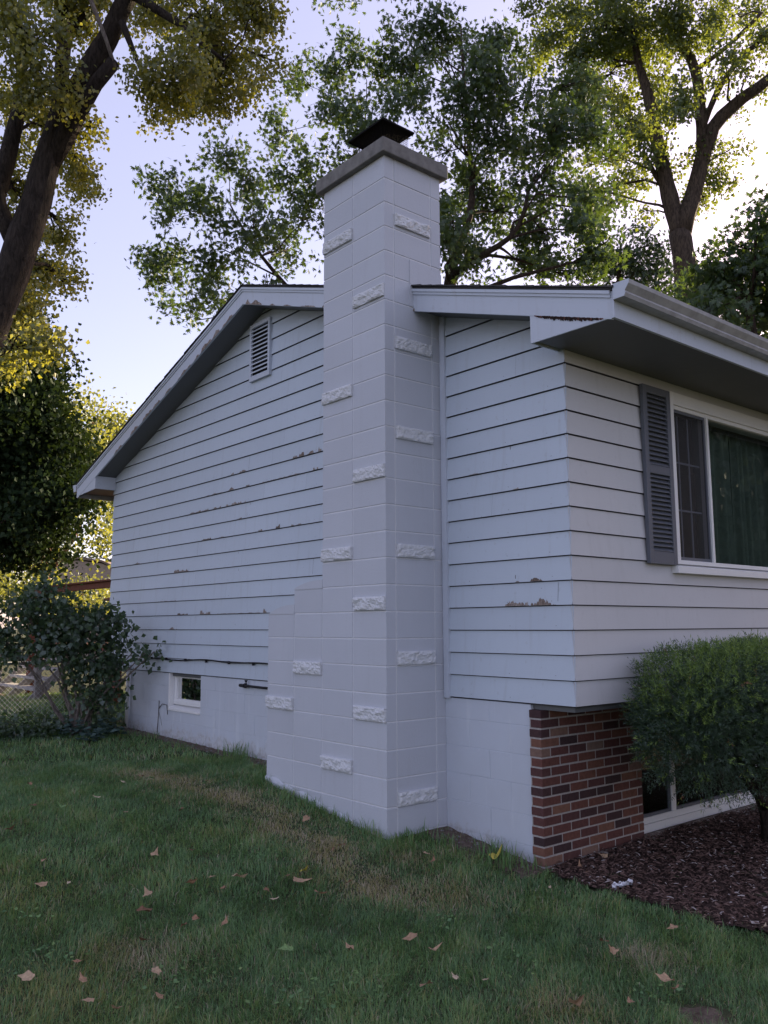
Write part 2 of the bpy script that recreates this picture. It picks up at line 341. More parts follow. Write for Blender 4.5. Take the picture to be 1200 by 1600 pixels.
# grass
def blades(n, dmin, dmax, spread, hgt, wid):
    a = YAW+rng.uniform(-spread, spread, n*2); dd = np.sqrt(rng.uniform(dmin**2, dmax**2, n*2))
    x = CAM[0]+np.sin(a)*dd; y = CAM[1]+np.cos(a)*dd
    ok = ~((x > -.015) & (y > -.015) & (y < 1.635)) & ~((x > .58) & (y > -.98) & (y < 6.0)) & ~((x > .6) & (y > 5.9) & (y < 7)) & (x < 14)
    edge = .04*np.sin(y*23)+.03*np.sin(y*51+x*17)
    ok &= ~in_poly(x-edge, y, BED)
    bare = ((x > .34+.07*np.sin(y*9)) & (x < .6) & (y < 0) & (y > -1)) | ((x > .40+.06*np.sin(y*5)) & (y > 1.6) & (y < 6.1))
    bare |= np.hypot(x-b0[0], y-b0[1]) < .12
    ok &= ~(bare & (rng.random(len(x)) < .93))
    x, y = x[ok][:n], y[ok][:n]; return x, y
pt = lambda px, py: ground_at(px, py)[:2]
STRIP = [pt(230, 1212), pt(400, 1262), pt(500, 1320), pt(590, 1385)]
def seg_d(x, y, a, b):
    ab = b-a; t_ = np.clip(((x-a[0])*ab[0]+(y-a[1])*ab[1])/(ab@ab), 0, 1); return np.hypot(x-a[0]-t_*ab[0], y-a[1]-t_*ab[1])
def lownoise(x, y, s, o=0):
    return (np.sin(x*s+o)+np.sin(y*s*1.13+1.7*o)+np.sin((x+y)*s*.73+2.1+o)+np.sin((x-y)*s*1.31+o*.6)+.8*np.sin(x*s*2.3+y*s*.9+o)+.8*np.sin(y*s*2.9-x*s*1.7))/5.6
SPOT = [(pt(540, 1372), .16, .80), (pt(175, 1485), .13, .78), (pt(1010, 1500), .18, .93), (pt(20, 1400), .30, .72), (pt(700, 1400), .3, .88), (pt(230, 1500), .22, .9), (pt(880, 1580), .2, .85), (pt(90, 1560), .3, .76), (pt(640, 1345), .15, .9)]
VV = []; AA = []
for n_b, d0, d1, spr, hg, wd_ in ((210000, 2.5, 5.2, .62, .050, .0028), (160000, 5.2, 9, .60, .052, .0040), (110000, 9, 18, .55, .062, .0075)):
    x, y = blades(n_b, d0, d1, spr, hg, wd_); n = len(x); z = gz(x, y)-.004
    ln = lownoise(x, y, 2.4); ln2 = lownoise(x, y, 7.5, 1.3)
    col = .32+.20*ln+.20*ln2+.12*lownoise(x, y, 19, 3)+rng.normal(0, .15, n)
    dd = np.min([seg_d(x, y, STRIP[i], STRIP[i+1]) for i in range(3)], 0)*(1+.45*lownoise(x, y, 4.2, 2)+.3*lownoise(x, y, 13, 5))
    straw = (rng.random(n) < .95*np.exp(-(dd/.24)**2)*(.8+.9*ln2)); col = np.where(straw, rng.uniform(.74, 1, n), col)
    for c_, r_, v_ in SPOT:
        s1 = rng.random(n) < .6*np.exp(-(np.hypot(x-c_[0], y-c_[1])/r_)**2); col = np.where(s1, v_+rng.normal(0, .05, n), col)
    dry = rng.random(n) < .04+.10*np.clip(lownoise(x, y, 3.3, 8)+.15, 0, 1)+.05*(ln2 > .25); col = np.where(dry, rng.uniform(.7, 1, n), col)
    col = np.clip(col, 0, 1)
    # shaggy fringe along the chimney base where the mower does not reach
    nearch = np.exp(-(np.minimum.reduce([np.hypot(np.clip(-x, 0, 9), np.clip(-y, 0, 9)+np.clip(y-1.62, 0, 9)), np.clip(.6-x, 0, 9)+np.clip(-y-1, 0, 9)+4*(y < 1.6)])/.09)**2)
    h = hg*(.55+.75*rng.random(n))*(1+.4*ln2+.25*lownoise(x, y, 19, 3))*(1+.7*nearch*rng.random(n)); h = np.where(straw, h*.75, h*(1-.45*np.exp(-(dd/.24)**2)))
    an = 6*lownoise(x, y, 5.0, 4)+rng.normal(0, 1.3, n); lean = np.abs(rng.normal(.85, .5, n))
    dv = np.stack([np.cos(an), np.sin(an)], -1); wa = an+1.57+rng.normal(0, .5, n); wv = np.stack([np.cos(wa), np.sin(wa)], -1)*(wd_*rng.uniform(.6, 1.2, n)/2)[:, None]
    B = np.stack([x, y], -1); up1 = h*np.cos(lean*.5)*.55; of1 = h*np.sin(lean*.5)*.55
    up2 = up1+h*np.cos(np.minimum(lean*1.5, 2.0))*.5; of2 = of1+h*np.sin(lean*1.5)*.5
    p = lambda b, zz: np.concatenate([b, zz[:, None]], 1)
    VV.append(np.stack([p(B-wv, z), p(B+wv, z), p(B+dv*of1[:, None]+wv*.8, z+up1), p(B+dv*of1[:, None]-wv*.8, z+up1), p(B+dv*of2[:, None], z+up2)], 1)); AA.append(np.repeat(col, 5))
V = np.concatenate(VV).reshape(-1, 3); n = len(V)//5; b = np.arange(n)[:, None]*5
F = np.concatenate([b+np.array([0, 1, 2]), b+np.array([0, 2, 3]), b+np.array([3, 2, 4])])
props(mesh_np('lawn_grass', V, F, MT['grass'], attr=np.concatenate(AA)), 'shaded green lawn with straw coloured dry patches in front of the chimney', 'grass', kind='stuff')
wx = []
for px, py, k_ in ((60, 1500, 12), (300, 1530, 14), (400, 1340, 9), (560, 1540, 12), (820, 1500, 14), (1020, 1560, 12), (150, 1330, 10), (700, 1440, 10), (30, 1430, 9), (480, 1570, 12)):
    g0 = ground_at(px, py)
    for _ in range(k_*5): wx.append(g0+np.array([random.gauss(0, .10), random.gauss(0, .10), random.uniform(.012, .04)]))
wx = np.array(wx); m_ = len(wx); Nn = rng.normal(0, .3, (m_, 3))+np.array([0, 0, 1.]); Nn /= np.linalg.norm(Nn, axis=1)[:, None]; a_ = rng.normal(0, 1, (m_, 3)); D = np.cross(Nn, a_); D /= np.linalg.norm(D, axis=1)[:, None]; S = np.cross(Nn, D); Lw = rng.uniform(.015, .032, m_)[:, None]
Vw = np.stack([wx, wx+D*Lw*.5+S*Lw*.35, wx+D*Lw, wx+D*Lw*.5-S*Lw*.35], 1).reshape(-1, 3); bw = np.arange(m_)[:, None]*4
props(mesh_np('lawn_weeds', Vw, bw+np.array([0, 1, 2, 3]), MT['grass'], attr=np.repeat(rng.uniform(.1, .66, m_), 4)), 'small broad leaved weeds scattered in the mown grass', 'weeds', kind='stuff')
# tall uncut tufts against the block wall
VV = []; AA = []
for cx, cy, m_, hh in ((.50, 2.95, 70, .16), (.48, 3.15, 40, .10), (.45, 2.75, 60, .09), (-.05, 1.66, 50, .10), (.45, -.62, 90, .14), (.36, -.75, 70, .11), (.30, -.3, 40, .09), (.5, -.85, 50, .10), (.4, 4.8, 40, .10), (-.03, .5, 25, .10), (-.03, .2, 35, .12), (-.04, .9, 25, .10), (.3, -.03, 25, .12), (.1, -.04, 35, .09)):
    for _ in range(m_):
        x = cx+random.gauss(0, .05); y = cy+random.gauss(0, .07); 
        if (x > -.01 and -.01 < y < 1.63) or x > .59: continue
        h = hh*random.uniform(.5, 1.15); a = random.uniform(0, 6.28); l = random.uniform(.1, .7)*h; z = float(gz(x, y)); wx, wy = -math.sin(a)*.0025, math.cos(a)*.0025
        VV.append([(x-wx, y-wy, z), (x+wx, y+wy, z), (x+wx+math.cos(a)*l*.35, y+wy+math.sin(a)*l*.35, z+h*.6), (x-wx+math.cos(a)*l*.35, y-wy+math.sin(a)*l*.35, z+h*.6), (x+math.cos(a)*l, y+math.sin(a)*l, z+h)]); AA += [random.uniform(.1, .6)]*5
n = len(VV); b = np.arange(n)[:, None]*5
props(mesh_np('uncut_grass', np.array(VV).reshape(-1, 3), np.concatenate([b+np.array([0, 1, 2]), b+np.array([0, 2, 3]), b+np.array([3, 2, 4])]), MT['grass'], attr=AA),
      'taller uncut grass tufts growing against the base of the block walls', 'grass', kind='stuff')

# ------------------------------------------------------------------ house
house = props(empty('house', (.6, 0, 0)), 'pale blue grey bi-level house with peeling lap siding, brick corner and painted block chimney', 'house')
house.location = (0, 0, 0)
XE = 12.0; YF, YB = -1.25, 6.62; XG = .60; RID = 2.68; ZR = 5.085
zt = lambda y: ZR-(RID-y)*.322 if y < RID else ZR-(y-RID)*.338
LAP0, LAP = .967, .1697
def clipy(z, lo=YF-.012, hi=YB):
    a = RID-(ZR-.13-z)/.322; b = RID+(ZR-.13-z)/.338
    return max(lo, a), min(hi, b)
mb = MB(); gapm = MB()
for k in range(24):
    z0 = LAP0+LAP*k; z1 = z0+LAP
    if z0 > ZR-.2: break
    a0, b0_ = clipy(z0); a1, b1 = clipy(z1)
    if b1 < a1: a1 = b1 = RID
    rr = random.random(); xb = XG-.015; g = .0075
    # long boards butt at irregular places, each with its own tone
    cuts = sorted([a0]+[c for c in [random.uniform(-1, 6.5) for _ in range(2)] if a0+.4 < c < b0_-.4]+[b0_])
    for c0, c1 in zip(cuts[:-1], cuts[1:]):
        u0 = a1 if c0 == a0 else max(c0, a1); u1 = b1 if c1 == b0_ else min(c1, b1)
        rr = random.random()
        e = .0012 if c1 != b0_ else 0
        mb.add([(xb, c0, z0), (xb, c1-e, z0), (XG, u1-e, z1-g), (XG, u0, z1-g)], [(0, 3, 2, 1)], rr)
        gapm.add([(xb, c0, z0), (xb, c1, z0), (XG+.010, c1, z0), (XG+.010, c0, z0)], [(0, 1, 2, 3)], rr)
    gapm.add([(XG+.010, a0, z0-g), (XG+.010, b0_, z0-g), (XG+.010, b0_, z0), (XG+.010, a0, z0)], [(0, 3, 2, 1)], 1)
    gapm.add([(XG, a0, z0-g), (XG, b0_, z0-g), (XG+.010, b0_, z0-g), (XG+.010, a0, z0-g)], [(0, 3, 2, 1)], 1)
gs_ = mb.build('gable_siding', MT['siding'], house); gapm.build('lap_shadow', MT['lap'], gs_)
mb = MB(); gapm = MB(); WX0, WX1 = 1.90, 4.52
for k in range(15):
    z0 = LAP0+LAP*k; z1 = z0+LAP; g = .0075; yb = YF-.015
    segs = [(XG-.014, WX0), (WX1, XE)] if 6 <= k <= 13 else [(XG-.014, XE)]
    for s0, s1 in segs:
        cuts = sorted([s0]+[c for c in [random.uniform(1.2, 11)] if s0+.4 < c < s1-.4]+[s1])
        for c0, c1 in zip(cuts[:-1], cuts[1:]):
            rr = random.random()
            mb.add([(c0, yb, z0), (c1-.001, yb, z0), (c1-.001, YF, z1-g), (c0, YF, z1-g)], [(0, 1, 2, 3)], rr)
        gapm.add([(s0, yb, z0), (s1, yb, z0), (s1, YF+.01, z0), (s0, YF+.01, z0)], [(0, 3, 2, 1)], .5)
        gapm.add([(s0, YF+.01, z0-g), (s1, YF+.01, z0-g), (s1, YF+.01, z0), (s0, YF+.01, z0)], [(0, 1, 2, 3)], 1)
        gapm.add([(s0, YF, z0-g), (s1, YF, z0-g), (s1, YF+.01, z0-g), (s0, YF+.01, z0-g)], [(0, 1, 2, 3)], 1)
fs_ = mb.build('front_siding', MT['siding2'], house); gapm.build('lap_shadow', MT['lap'], fs_)
# wall cores behind the boards, rear and end walls, floors
mb = MB()
mb.box(XG+.0105, XG+.12, YF+.11, YB-.01, LAP0-.007, 3.50)
mb.prism([(XG+.0105, YF+.2, 3.50), (XG+.0105, YB-.2, 3.50), (XG+.0105, RID, ZR-.14)], (.1, 0, 0))
mb.box(XG+.0105, WX0, YF+.0105, YF+.11, LAP0-.007, 3.50); mb.box(WX1, XE, YF+.0105, YF+.11, LAP0-.007, 3.50)
mb.box(WX0, WX1, YF+.0105, YF+.11, LAP0-.007, 1.975); mb.box(WX0, WX1, YF+.0105, YF+.11, 3.35, 3.50)
mb.box(XG+.12, XE, YB-.1, YB, LAP0, 3.5); mb.box(XE-.1, XE, YF+.11, YB-.1, LAP0, 3.5)
mb.prism([(XE-.1, YF, 3.50), (XE-.1, YB, 3.50), (XE-.1, RID, ZR-.14)], (.1, 0, 0))
mb.box(XG+.03, XE, YF+.03, YB-.03, LAP0-.045, LAP0-.010)          # floor deck, its cantilevers seen from below
mb.build('wall_core', MT['soffit'], house)
mb = MB()                                                            # dark living room behind the picture window
mb.add([(1.0, -1.13, .97), (6, -1.13, .97), (6, 2, .97), (1.0, 2, .97), (1.0, -1.13, 3.45), (6, -1.13, 3.45), (6, 2, 3.45), (1.0, 2, 3.45)], [(0, 1, 2, 3), (7, 6, 5, 4), (1, 5, 6, 2), (2, 6, 7, 3), (3, 7, 4, 0)])
mb.build('living_room', MT['inner'], house)

# foundation of painted block
ZK = lambda k: .2025*k-.006
def block(mb, axis, plane, u0, u1, z0, z1, gl=.0042, gr=.0042, gb=.0042, gt=.0042, dep=.005, bev=.0035, sgn=-1):
    a0, a1, b0, b1 = u0+gl, u1-gr, z0+gb, z1-gt
    jit = random.uniform(-.0012, .0012)
    o = [(a0, b0), (a1, b0), (a1, b1), (a0, b1)]
    il, ir = (bev if gl else 0), (bev if gr else 0)
    i_ = [(a0+il, b0+bev), (a1-ir, b0+bev), (a1-ir, b1-bev), (a0+il, b1-bev)]
    P3 = (lambda u, z, d: (plane-sgn*d, u, z)) if axis == 'X' else (lambda u, z, d: (u, plane-sgn*d, z))
    vs = [P3(u, z, dep) for u, z in o]+[P3(u, z, 0) for u, z in i_]
    if gl and gr: vs = vs[:4]+[P3(u, z, jit) for u, z in i_]
    fs = [(4, 5, 6, 7), (0, 1, 5, 4), (2, 3, 7, 6)]+([(1, 2, 6, 5)] if gr else [])+([(3, 0, 4, 7)] if gl else [])
    mb.add(vs, fs, random.random())
mb = MB()
GW0, GW1, GZ0, GZ1 = 3.97, 4.73, .525, .957
for lo, hi in ((-.86, 0.0), (1.60, 5.93)):
    for k in range(-2, 5):
        z0, z1 = ZK(k), min(ZK(k+1), LAP0-.01)
        cuts = [lo]; c = lo+(.2 if k % 2 else .4)
        while c < hi-.1: cuts.append(c); c += .406
        cuts.append(hi)
        for u0, u1 in zip(cuts[:-1], cuts[1:]):
            if z1 > GZ0+.02 and u1 > GW0 and u0 < GW1 and z0 > .35:
                zz0 = z0
                if z0 < GZ0 < z1: block(mb, 'X', XG, u0, u1, z0, GZ0, .0015, .0015, .0015, 0, .003, .002); zz0 = GZ0
                if u0 < GW0: block(mb, 'X', XG, u0, GW0, zz0, z1, .0015, .0001, .0015, .0015, .003, .002)
                if u1 > GW1: block(mb, 'X', XG, GW1, u1, zz0, z1, .0001, .0015, .0015, .0015, .003, .002)
            else: block(mb, 'X', XG, u0, u1, z0, z1, .0012, .0012, .0015, .0015, .003, .002)
    x1 = XG+.003
    if hi == 0.0: mb.box(x1, .8, -.858, 0.05, -.5, .95); mb.build('foundation', MT['found'], house); mb = MB()
for a_ in ( (x1, .8, 1.5, GW0, -.5, .95), (x1, .8, GW1, 5.93, -.5, .95), (x1, .8, GW0, GW1, -.5, GZ0)): mb.box(*a_)
mb.box(.8, XE, 5.83, 5.93, -.5, .95); mb.box(XE-.1, XE, -.9, 5.83, -.5, .95)
mb.build('foundation', MT['found'], house)
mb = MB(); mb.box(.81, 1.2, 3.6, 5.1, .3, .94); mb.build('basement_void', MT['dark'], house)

# brick veneer
mb = MB(); core = MB(); BW, BH, J = .192, .0535, .012; YBk = -.964; XB = .578; BR = 1.76
zc = LAP0-.046; row = 0
while zc > -.36:
    z0 = zc-BH; off = 0 if row % 2 else .097
    # corner brick, its end on the gable side
    rr = random.random()**1.1
    first = .194 if row % 2 else .092
    mb.box(XB, XB+first, YBk, YBk+(.092 if row % 2 else .104), z0, zc, rr)
    x = XB+first+J
    while x < BR-.02:
        xe = min(x+BW, BR); 
        if BR-xe < .05: xe = BR
        j_ = random.uniform(-.0015, .0015)
        mb.box(x, xe, YBk+j_, YBk+.09, z0+random.uniform(-.001, .001), zc, random.random()**1.1); x = xe+J
    zc -= BH+J; row += 1
core.box(XB+.0035, BR-.003, YBk+.0035, YBk+.102, -.4, LAP0-.055)
# low wall right of the basement window and under it
zc = -.185
for r_ in range(3):
    x = BR+J-(0.1 if r_ % 2 else 0)
    while x < 9: mb.box(max(x, BR+J), x+BW, YBk, YBk+.09, zc-BH, zc, random.random()); x += BW+J
    zc -= BH+J
core.box(BR-.003, 9, YBk+.006, YBk+.1, -.5, -.18)
zc = LAP0-.046
row = 0
while zc > -.36:
    x = 4.62+(0 if row % 2 else .1)
    while x < 9: mb.box(x, x+BW, YBk, YBk+.09, zc-BH, zc, random.random()); x += BW+J
    zc -= BH+J; row += 1
core.box(4.60, 9.1, YBk+.006, YBk+.1, -.18, LAP0-.055)
bv = mb.build('brick_veneer', MT['brick'], house, bevel=.003); core.build('mortar', MT['mortar'], bv)
mb = MB(); x = BR+.002                                                # sloping row of sill bricks
while x < 4.6:
    j_ = random.uniform(-.003, .003)
    mb.hexa([(x, -1.0+j_, -.178), (x+.055, -1.0+j_, -.178), (x+.055, -.87, -.168), (x, -.87, -.168), (x, -1.0+j_, -.125), (x+.055, -1.0+j_, -.125), (x+.055, -.87, -.098), (x, -.87, -.098)], .9)
    x += .063
sb = mb.build('sill_bricks', m_attr('sill brick', [(0, (.30, .25, .22)), (1, (.30, .25, .22))], .9, 25, .5, mottling=.6), bv, bevel=.003)

# basement window in the brick front
win = MB(); win.box(BR, 4.6, -.915, -.86, -.098, -.035); win.box(BR, 4.6, -.902, -.86, -.034, .012); 
for a_, b_ in ((2.262, 2.315), (3.62, 3.67)): win.box(a_, b_, -.905, -.86, .013, .86)
win.box(BR, 4.6, -.905, -.86, .862, .905)
lw = win.build('basement_window', MT['white'], house, bevel=.003)
lw['label'] = 'wide white basement window behind the trimmed shrub'
sh = MB()
for a_, b_ in ((BR+.002, 2.26), (2.317, 3.618), (3.672, 4.6)):
    sh.box(a_, b_, -.892, -.87, .0125, .035); sh.box(a_, b_, -.892, -.87, .84, .861); sh.box(a_, a_+.022, -.892, -.87, .0355, .8395); sh.box(b_-.022, b_, -.892, -.87, .0355, .8395)
sh.build('sash', MT['shutter'], lw)
gb = MB(); gb.poly([(BR+.01, -.878, .02), (4.58, -.878, .02), (4.58, -.878, .85), (BR+.01, -.878, .85)]); gb.build('glass', MT['glass'], lw)
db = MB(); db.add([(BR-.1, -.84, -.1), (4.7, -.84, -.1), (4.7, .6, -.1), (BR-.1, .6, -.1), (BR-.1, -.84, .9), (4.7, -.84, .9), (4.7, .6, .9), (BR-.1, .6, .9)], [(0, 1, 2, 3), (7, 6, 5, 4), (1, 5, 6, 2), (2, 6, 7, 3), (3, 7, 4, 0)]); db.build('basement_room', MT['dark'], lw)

# small foundation window in the gable wall
fwn = empty('foundation_window', (0, 0, 0), house); fwn['label'] = 'small white window in the block foundation at the far end'
mb = MB(); mb.box(.60+.055, .70, GW0, GW1, .60, .66); mb.box(.655, .70, GW0, GW1, .905, GZ1); mb.box(.655, .70, GW0, GW0+.055, .661, .904); mb.box(.655, .70, GW1-.07, GW1, .661, .904)
mb.box(.64, .654, GW0+.02, GW1-.02, .595, .635)
mb.build('frame', MT['white'], fwn, bevel=.003)
mb = MB(); mb.hexa([(.588, GW0-.005, GZ0-.003), (.588, GW1+.03, GZ0-.003), (.70, GW1+.03, GZ0-.003), (.70, GW0-.005, GZ0-.003), (.588, GW0-.005, GZ0+.022), (.588, GW1+.03, GZ0+.022), (.70, GW1+.03, GZ0+.07), (.70, GW0-.005, GZ0+.07)]); mb.build('sill', MT['white'], fwn, bevel=.003)
mb = MB(); mb.box(.597, .652, GW1-.001, GW1+.035, GZ0+.02, GZ1); mb.build('reveal', MT['white'], fwn)
mb = MB(); mb.poly([(.675, GW0+.05, .655), (.675, GW1-.06, .655), (.675, GW1-.06, .91), (.675, GW0+.05, .91)]); mb.build('glass', MT['glass'], fwn)

# picture window
pw = empty('picture_window', (0, 0, 0), house); pw['label'] = 'large white front window with sheer curtains and a screened side sash'
mb = MB(); y0, y1 = -1.285, -1.14
mb.box(WX0-.012, WX0+.036, y0, y1, 1.975, 3.36); mb.box(WX1-.036, WX1+.012, y0, y1, 1.975, 3.36)
mb.box(WX0+.0365, WX1-.0365, y0, y1, 3.258, 3.358); mb.box(WX0+.0365, WX1-.0365, y0+.004, y1, 1.976, 2.008)
mb.box(WX0+.0365, WX1-.0365, y0+.018, y1, 3.225, 3.2575)
for a_ in (2.44, 3.93): mb.box(a_, a_+.03, y0+.006, y1, 2.0085, 3.2245); mb.box(a_+.0305, a_+.05, y0+.02, y1, 2.0085, 3.2245)
mb.build('frame', MT['white'], pw, bevel=.003)
mb = MB(); mb.hexa([(1.845, -1.315, 1.902), (4.575, -1.315, 1.902), (4.575, -1.25, 1.902), (1.845, -1.25, 1.902), (1.845, -1.315, 1.955), (4.575, -1.315, 1.955), (4.575, -1.25, 1.972), (1.845, -1.25, 1.972)]); mb.build('sill', MT['white'], pw, bevel=.003)
mb = MB()
for a_, b_ in ((1.937, 2.439), (3.981, 4.483)):
    mb.box(a_, a_+.02, -1.262, -1.245, 2.009, 3.224); mb.box(b_-.02, b_, -1.262, -1.245, 2.009, 3.224); mb.box(a_+.02, b_-.02, -1.262, -1.245, 2.009, 2.035); mb.box(a_+.02, b_-.02, -1.262, -1.245, 3.20, 3.224)
    mb.build('screen_frame', MT['shutter'], pw); mb = MB()
for a_, b_ in ((1.957, 2.419), (4.0, 4.463)): mb = MB(); mb.poly([(a_, -1.252, 2.03), (b_, -1.252, 2.03), (b_, -1.252, 3.205), (a_, -1.252, 3.205)]); mb.build('screen', MT['screen'], pw)
mb = MB()
for a_ in (1.957, 4.0):
    for q in (.154, .308): mb.box(a_+q-.007, a_+q+.007, -1.205, -1.195, 2.03, 3.2)
    for q in (2.42, 2.81): mb.box(a_, a_+.46, -1.208, -1.198, q-.007, q+.007)
    mb.build('grille', MT['trim'], pw); mb = MB()
mb = MB(); mb.poly([(1.94, -1.20, 2.01), (2.44, -1.20, 2.01), (2.44, -1.20, 3.225), (1.94, -1.20, 3.225)]); mb.poly([(2.47, -1.235, 2.005), (3.93, -1.235, 2.005), (3.93, -1.235, 3.225), (2.47, -1.235, 3.225)]); mb.poly([(3.98, -1.20, 2.01), (4.49, -1.20, 2.01), (4.49, -1.20, 3.225), (3.98, -1.20, 3.225)])
mb.build('glass', MT['glass'], pw)
def curtain(x0, x1):
    nx = int((x1-x0)/.008); xs = np.linspace(x0, x1, nx); ys = -1.03+.028*np.sin(xs*52+1.5*np.sin(xs*9))+.018*np.sin(xs*23+2)
    V = np.concatenate([np.stack([xs, ys, np.full(nx, 1.3)], -1), np.stack([xs, ys*.5-.515, np.full(nx, 3.3)], -1)]); i = np.arange(nx-1); return V, np.stack([i, i+1, i+1+nx, i+nx], -1)
for a_, b_ in ((2.72, 3.25), (3.30, 4.4)):
    V, F = curtain(a_, b_); mesh_np('curtain', V, F, MT['curtain'], pw, smooth=True)

# shutters
def shutter(x0):
    mb = MB(); x1 = x0+.378; y0, y1 = -1.300, -1.268; z0, z1 = 1.962, 3.345; st = .052
    mb.box(x0, x0+st, y0, y1, z0, z1); mb.box(x1-st, x1, y0, y1, z0, z1)
    mb.box(x0+st, x1-st, y0+.001, y1, z0, z0+.095); mb.box(x0+st, x1-st, y0+.001, y1, z1-.06, z1); mb.box(x0+st, x1-st, y0+.001, y1, 2.655, 2.72)
    sh = mb.build('shutter', MT['shutter'], house, bevel=.003); lv = MB()
    for a_, b_, c_ in ((z0+.095, 2.655, 17), (2.72, z1-.06, 15)):
        h = (b_-a_)/c_
        for k in range(c_):
            z = a_+h*k
            lv.hexa([(x0+st, y0+.004, z+.004), (x1-st, y0+.004, z+.004), (x1-st, y1-.002, z+h*.8), (x0+st, y1-.002, z+h*.8), (x0+st, y0+.004, z+.010), (x1-st, y0+.004, z+.010), (x1-st, y1-.002, z+h*.8+.006), (x0+st, y1-.002, z+h*.8+.006)])
    lv.box(x0+st, x1-st, y1-.001, y1+.004, z0+.05, z1-.03); lv.build('louvers', MT['shutter'], sh)
    return sh
shutter(1.487)['label'] = 'slate grey louvered shutter left of the picture window'; shutter(4.56)

# gable vent
mb = MB(); v0, v1, vz0, vz1 = 2.56, 2.965, 4.14, 4.775; x0, x1 = .560, .586
mb.box(x0, x1+.012, v0, v0+.035, vz0, vz1); mb.box(x0, x1+.012, v1-.035, v1, vz0, vz1); mb.box(x0, x1+.012, v0+.035, v1-.035, vz0, vz0+.04); mb.box(x0, x1+.012, v0+.035, v1-.035, vz1-.04, vz1)
gv = mb.build('gable_vent', MT['trim'], house, bevel=.002); mb = MB()
h = (vz1-vz0-.08)/12
for k in range(12):
    z = vz0+.04+h*k
    mb.hexa([(x0+.001, v0+.035, z), (x0+.001, v1-.035, z), (x1-.001, v1-.035, z+h*.45), (x1-.001, v0+.035, z+h*.45), (x0+.001, v0+.035, z+.012), (x0+.001, v1-.035, z+.012), (x1-.001, v1-.035, z+h*.45+.01), (x1-.001, v0+.035, z+h*.45+.01)])
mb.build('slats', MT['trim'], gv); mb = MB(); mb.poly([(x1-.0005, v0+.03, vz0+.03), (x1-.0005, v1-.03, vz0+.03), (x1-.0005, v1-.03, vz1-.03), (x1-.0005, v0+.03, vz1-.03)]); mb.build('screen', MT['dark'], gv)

# roof
YE0, YE1 = -1.875, 7.235; XO = .30
mb = MB()
for sgn, ye, sl in ((-1, YE0, .322), (1, YE1, .338)):
    zf = lambda y: ZR-abs(y-RID)*sl
    mb.hexa([(XO-.012, RID, ZR-.02), (XE+.3, RID, ZR-.02), (XE+.3, ye, zf(ye)-.02), (XO-.012, ye, zf(ye)-.02), (XO-.012, RID, ZR+.0), (XE+.3, RID, ZR+.0), (XE+.3, ye, zf(ye)+.0), (XO-.012, ye, zf(ye)+.0)][::1] if sgn < 0 else
            [(XO-.012, ye, zf(ye)-.02), (XE+.3, ye, zf(ye)-.02), (XE+.3, RID, ZR-.02), (XO-.012, RID, ZR-.02), (XO-.012, ye, zf(ye)+.0), (XE+.3, ye, zf(ye)+.0), (XE+.3, RID, ZR+.0), (XO-.012, RID, ZR+.0)], .3)
    nC = 36; L_ = abs(ye-RID)+.02
    for k in range(nC):                                               # shingle courses, each tab a little different
        ya, yb = RID+sgn*L_*(1-k/nC), RID+sgn*L_*(1-(k+1.25)/nC)
        if (yb-RID)*sgn < 0: yb = RID
        x = XO-.022-random.random()*.01
        x = XO-.024+random.uniform(-.004, .004)
        while x < XE+.3:
            xe = min(XE+.3, x+random.uniform(.25, .34)) if x < 4 else XE+.3
            h_ = .011+random.uniform(-.002, .003)
            A = (zf(ya)+.002, zf(yb)+.0025)
            mb.hexa([(x, ya, A[0]-.004), (xe-.003, ya, A[0]-.004), (xe-.003, yb, A[1]), (x, yb, A[1]), (x, ya, A[0]+h_), (xe-.003, ya, A[0]+h_), (xe-.003, yb, A[1]+.004), (x, yb, A[1]+.004)], random.random()); x = xe
mb.build('roof', MT['shingle'], house)
rakes = []
def rake(name, y0, y1, side):
    # fascia board with a two-step moulding under the shingles
    mb = MB(); Z0, Z1 = zt(y0), zt(y1)
    def strip(xa, xb, ta, tb, rr=.5): mb.hexa([(xa, y0, Z0-ta), (xb, y0, Z0-ta), (xb, y1, Z1-ta), (xa, y1, Z1-ta), (xa, y0, Z0-tb), (xb, y0, Z0-tb), (xb, y1, Z1-tb), (xa, y1, Z1-tb)], rr)
    strip(XO, XO+.022, .205, .0215); strip(XO-.010, XO-.0005, .066, .044); strip(XO-.019, XO-.0105, .044, .0215); strip(XO-.0104, XO-.0003, .0435, .0216)
    return mb.build(name, MT['trim'], house)
rk1 = rake('rake_board', RID, -1.862, 0); rk2 = rake('rake_board', RID, 7.222, 1)
# sloping soffits behind the rakes, level soffits at the eaves
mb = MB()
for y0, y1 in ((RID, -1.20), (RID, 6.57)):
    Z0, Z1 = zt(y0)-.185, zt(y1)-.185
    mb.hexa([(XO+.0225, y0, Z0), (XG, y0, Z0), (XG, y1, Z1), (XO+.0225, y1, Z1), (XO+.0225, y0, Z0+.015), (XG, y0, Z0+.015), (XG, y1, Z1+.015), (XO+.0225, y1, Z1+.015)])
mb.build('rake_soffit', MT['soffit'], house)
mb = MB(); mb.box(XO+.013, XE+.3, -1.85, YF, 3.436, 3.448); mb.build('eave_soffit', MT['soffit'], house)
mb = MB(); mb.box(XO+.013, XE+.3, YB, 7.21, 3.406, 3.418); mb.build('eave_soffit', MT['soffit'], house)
def ereturn(pts, yin, zb, ztop):
    mb = MB(); mb.prism(pts, (.012, 0, 0)); mb.box(XO+.0135, XG-.004, yin-.006, yin+.006, zb+.001, ztop); return mb.build('eave_return', MT['trim'], house)
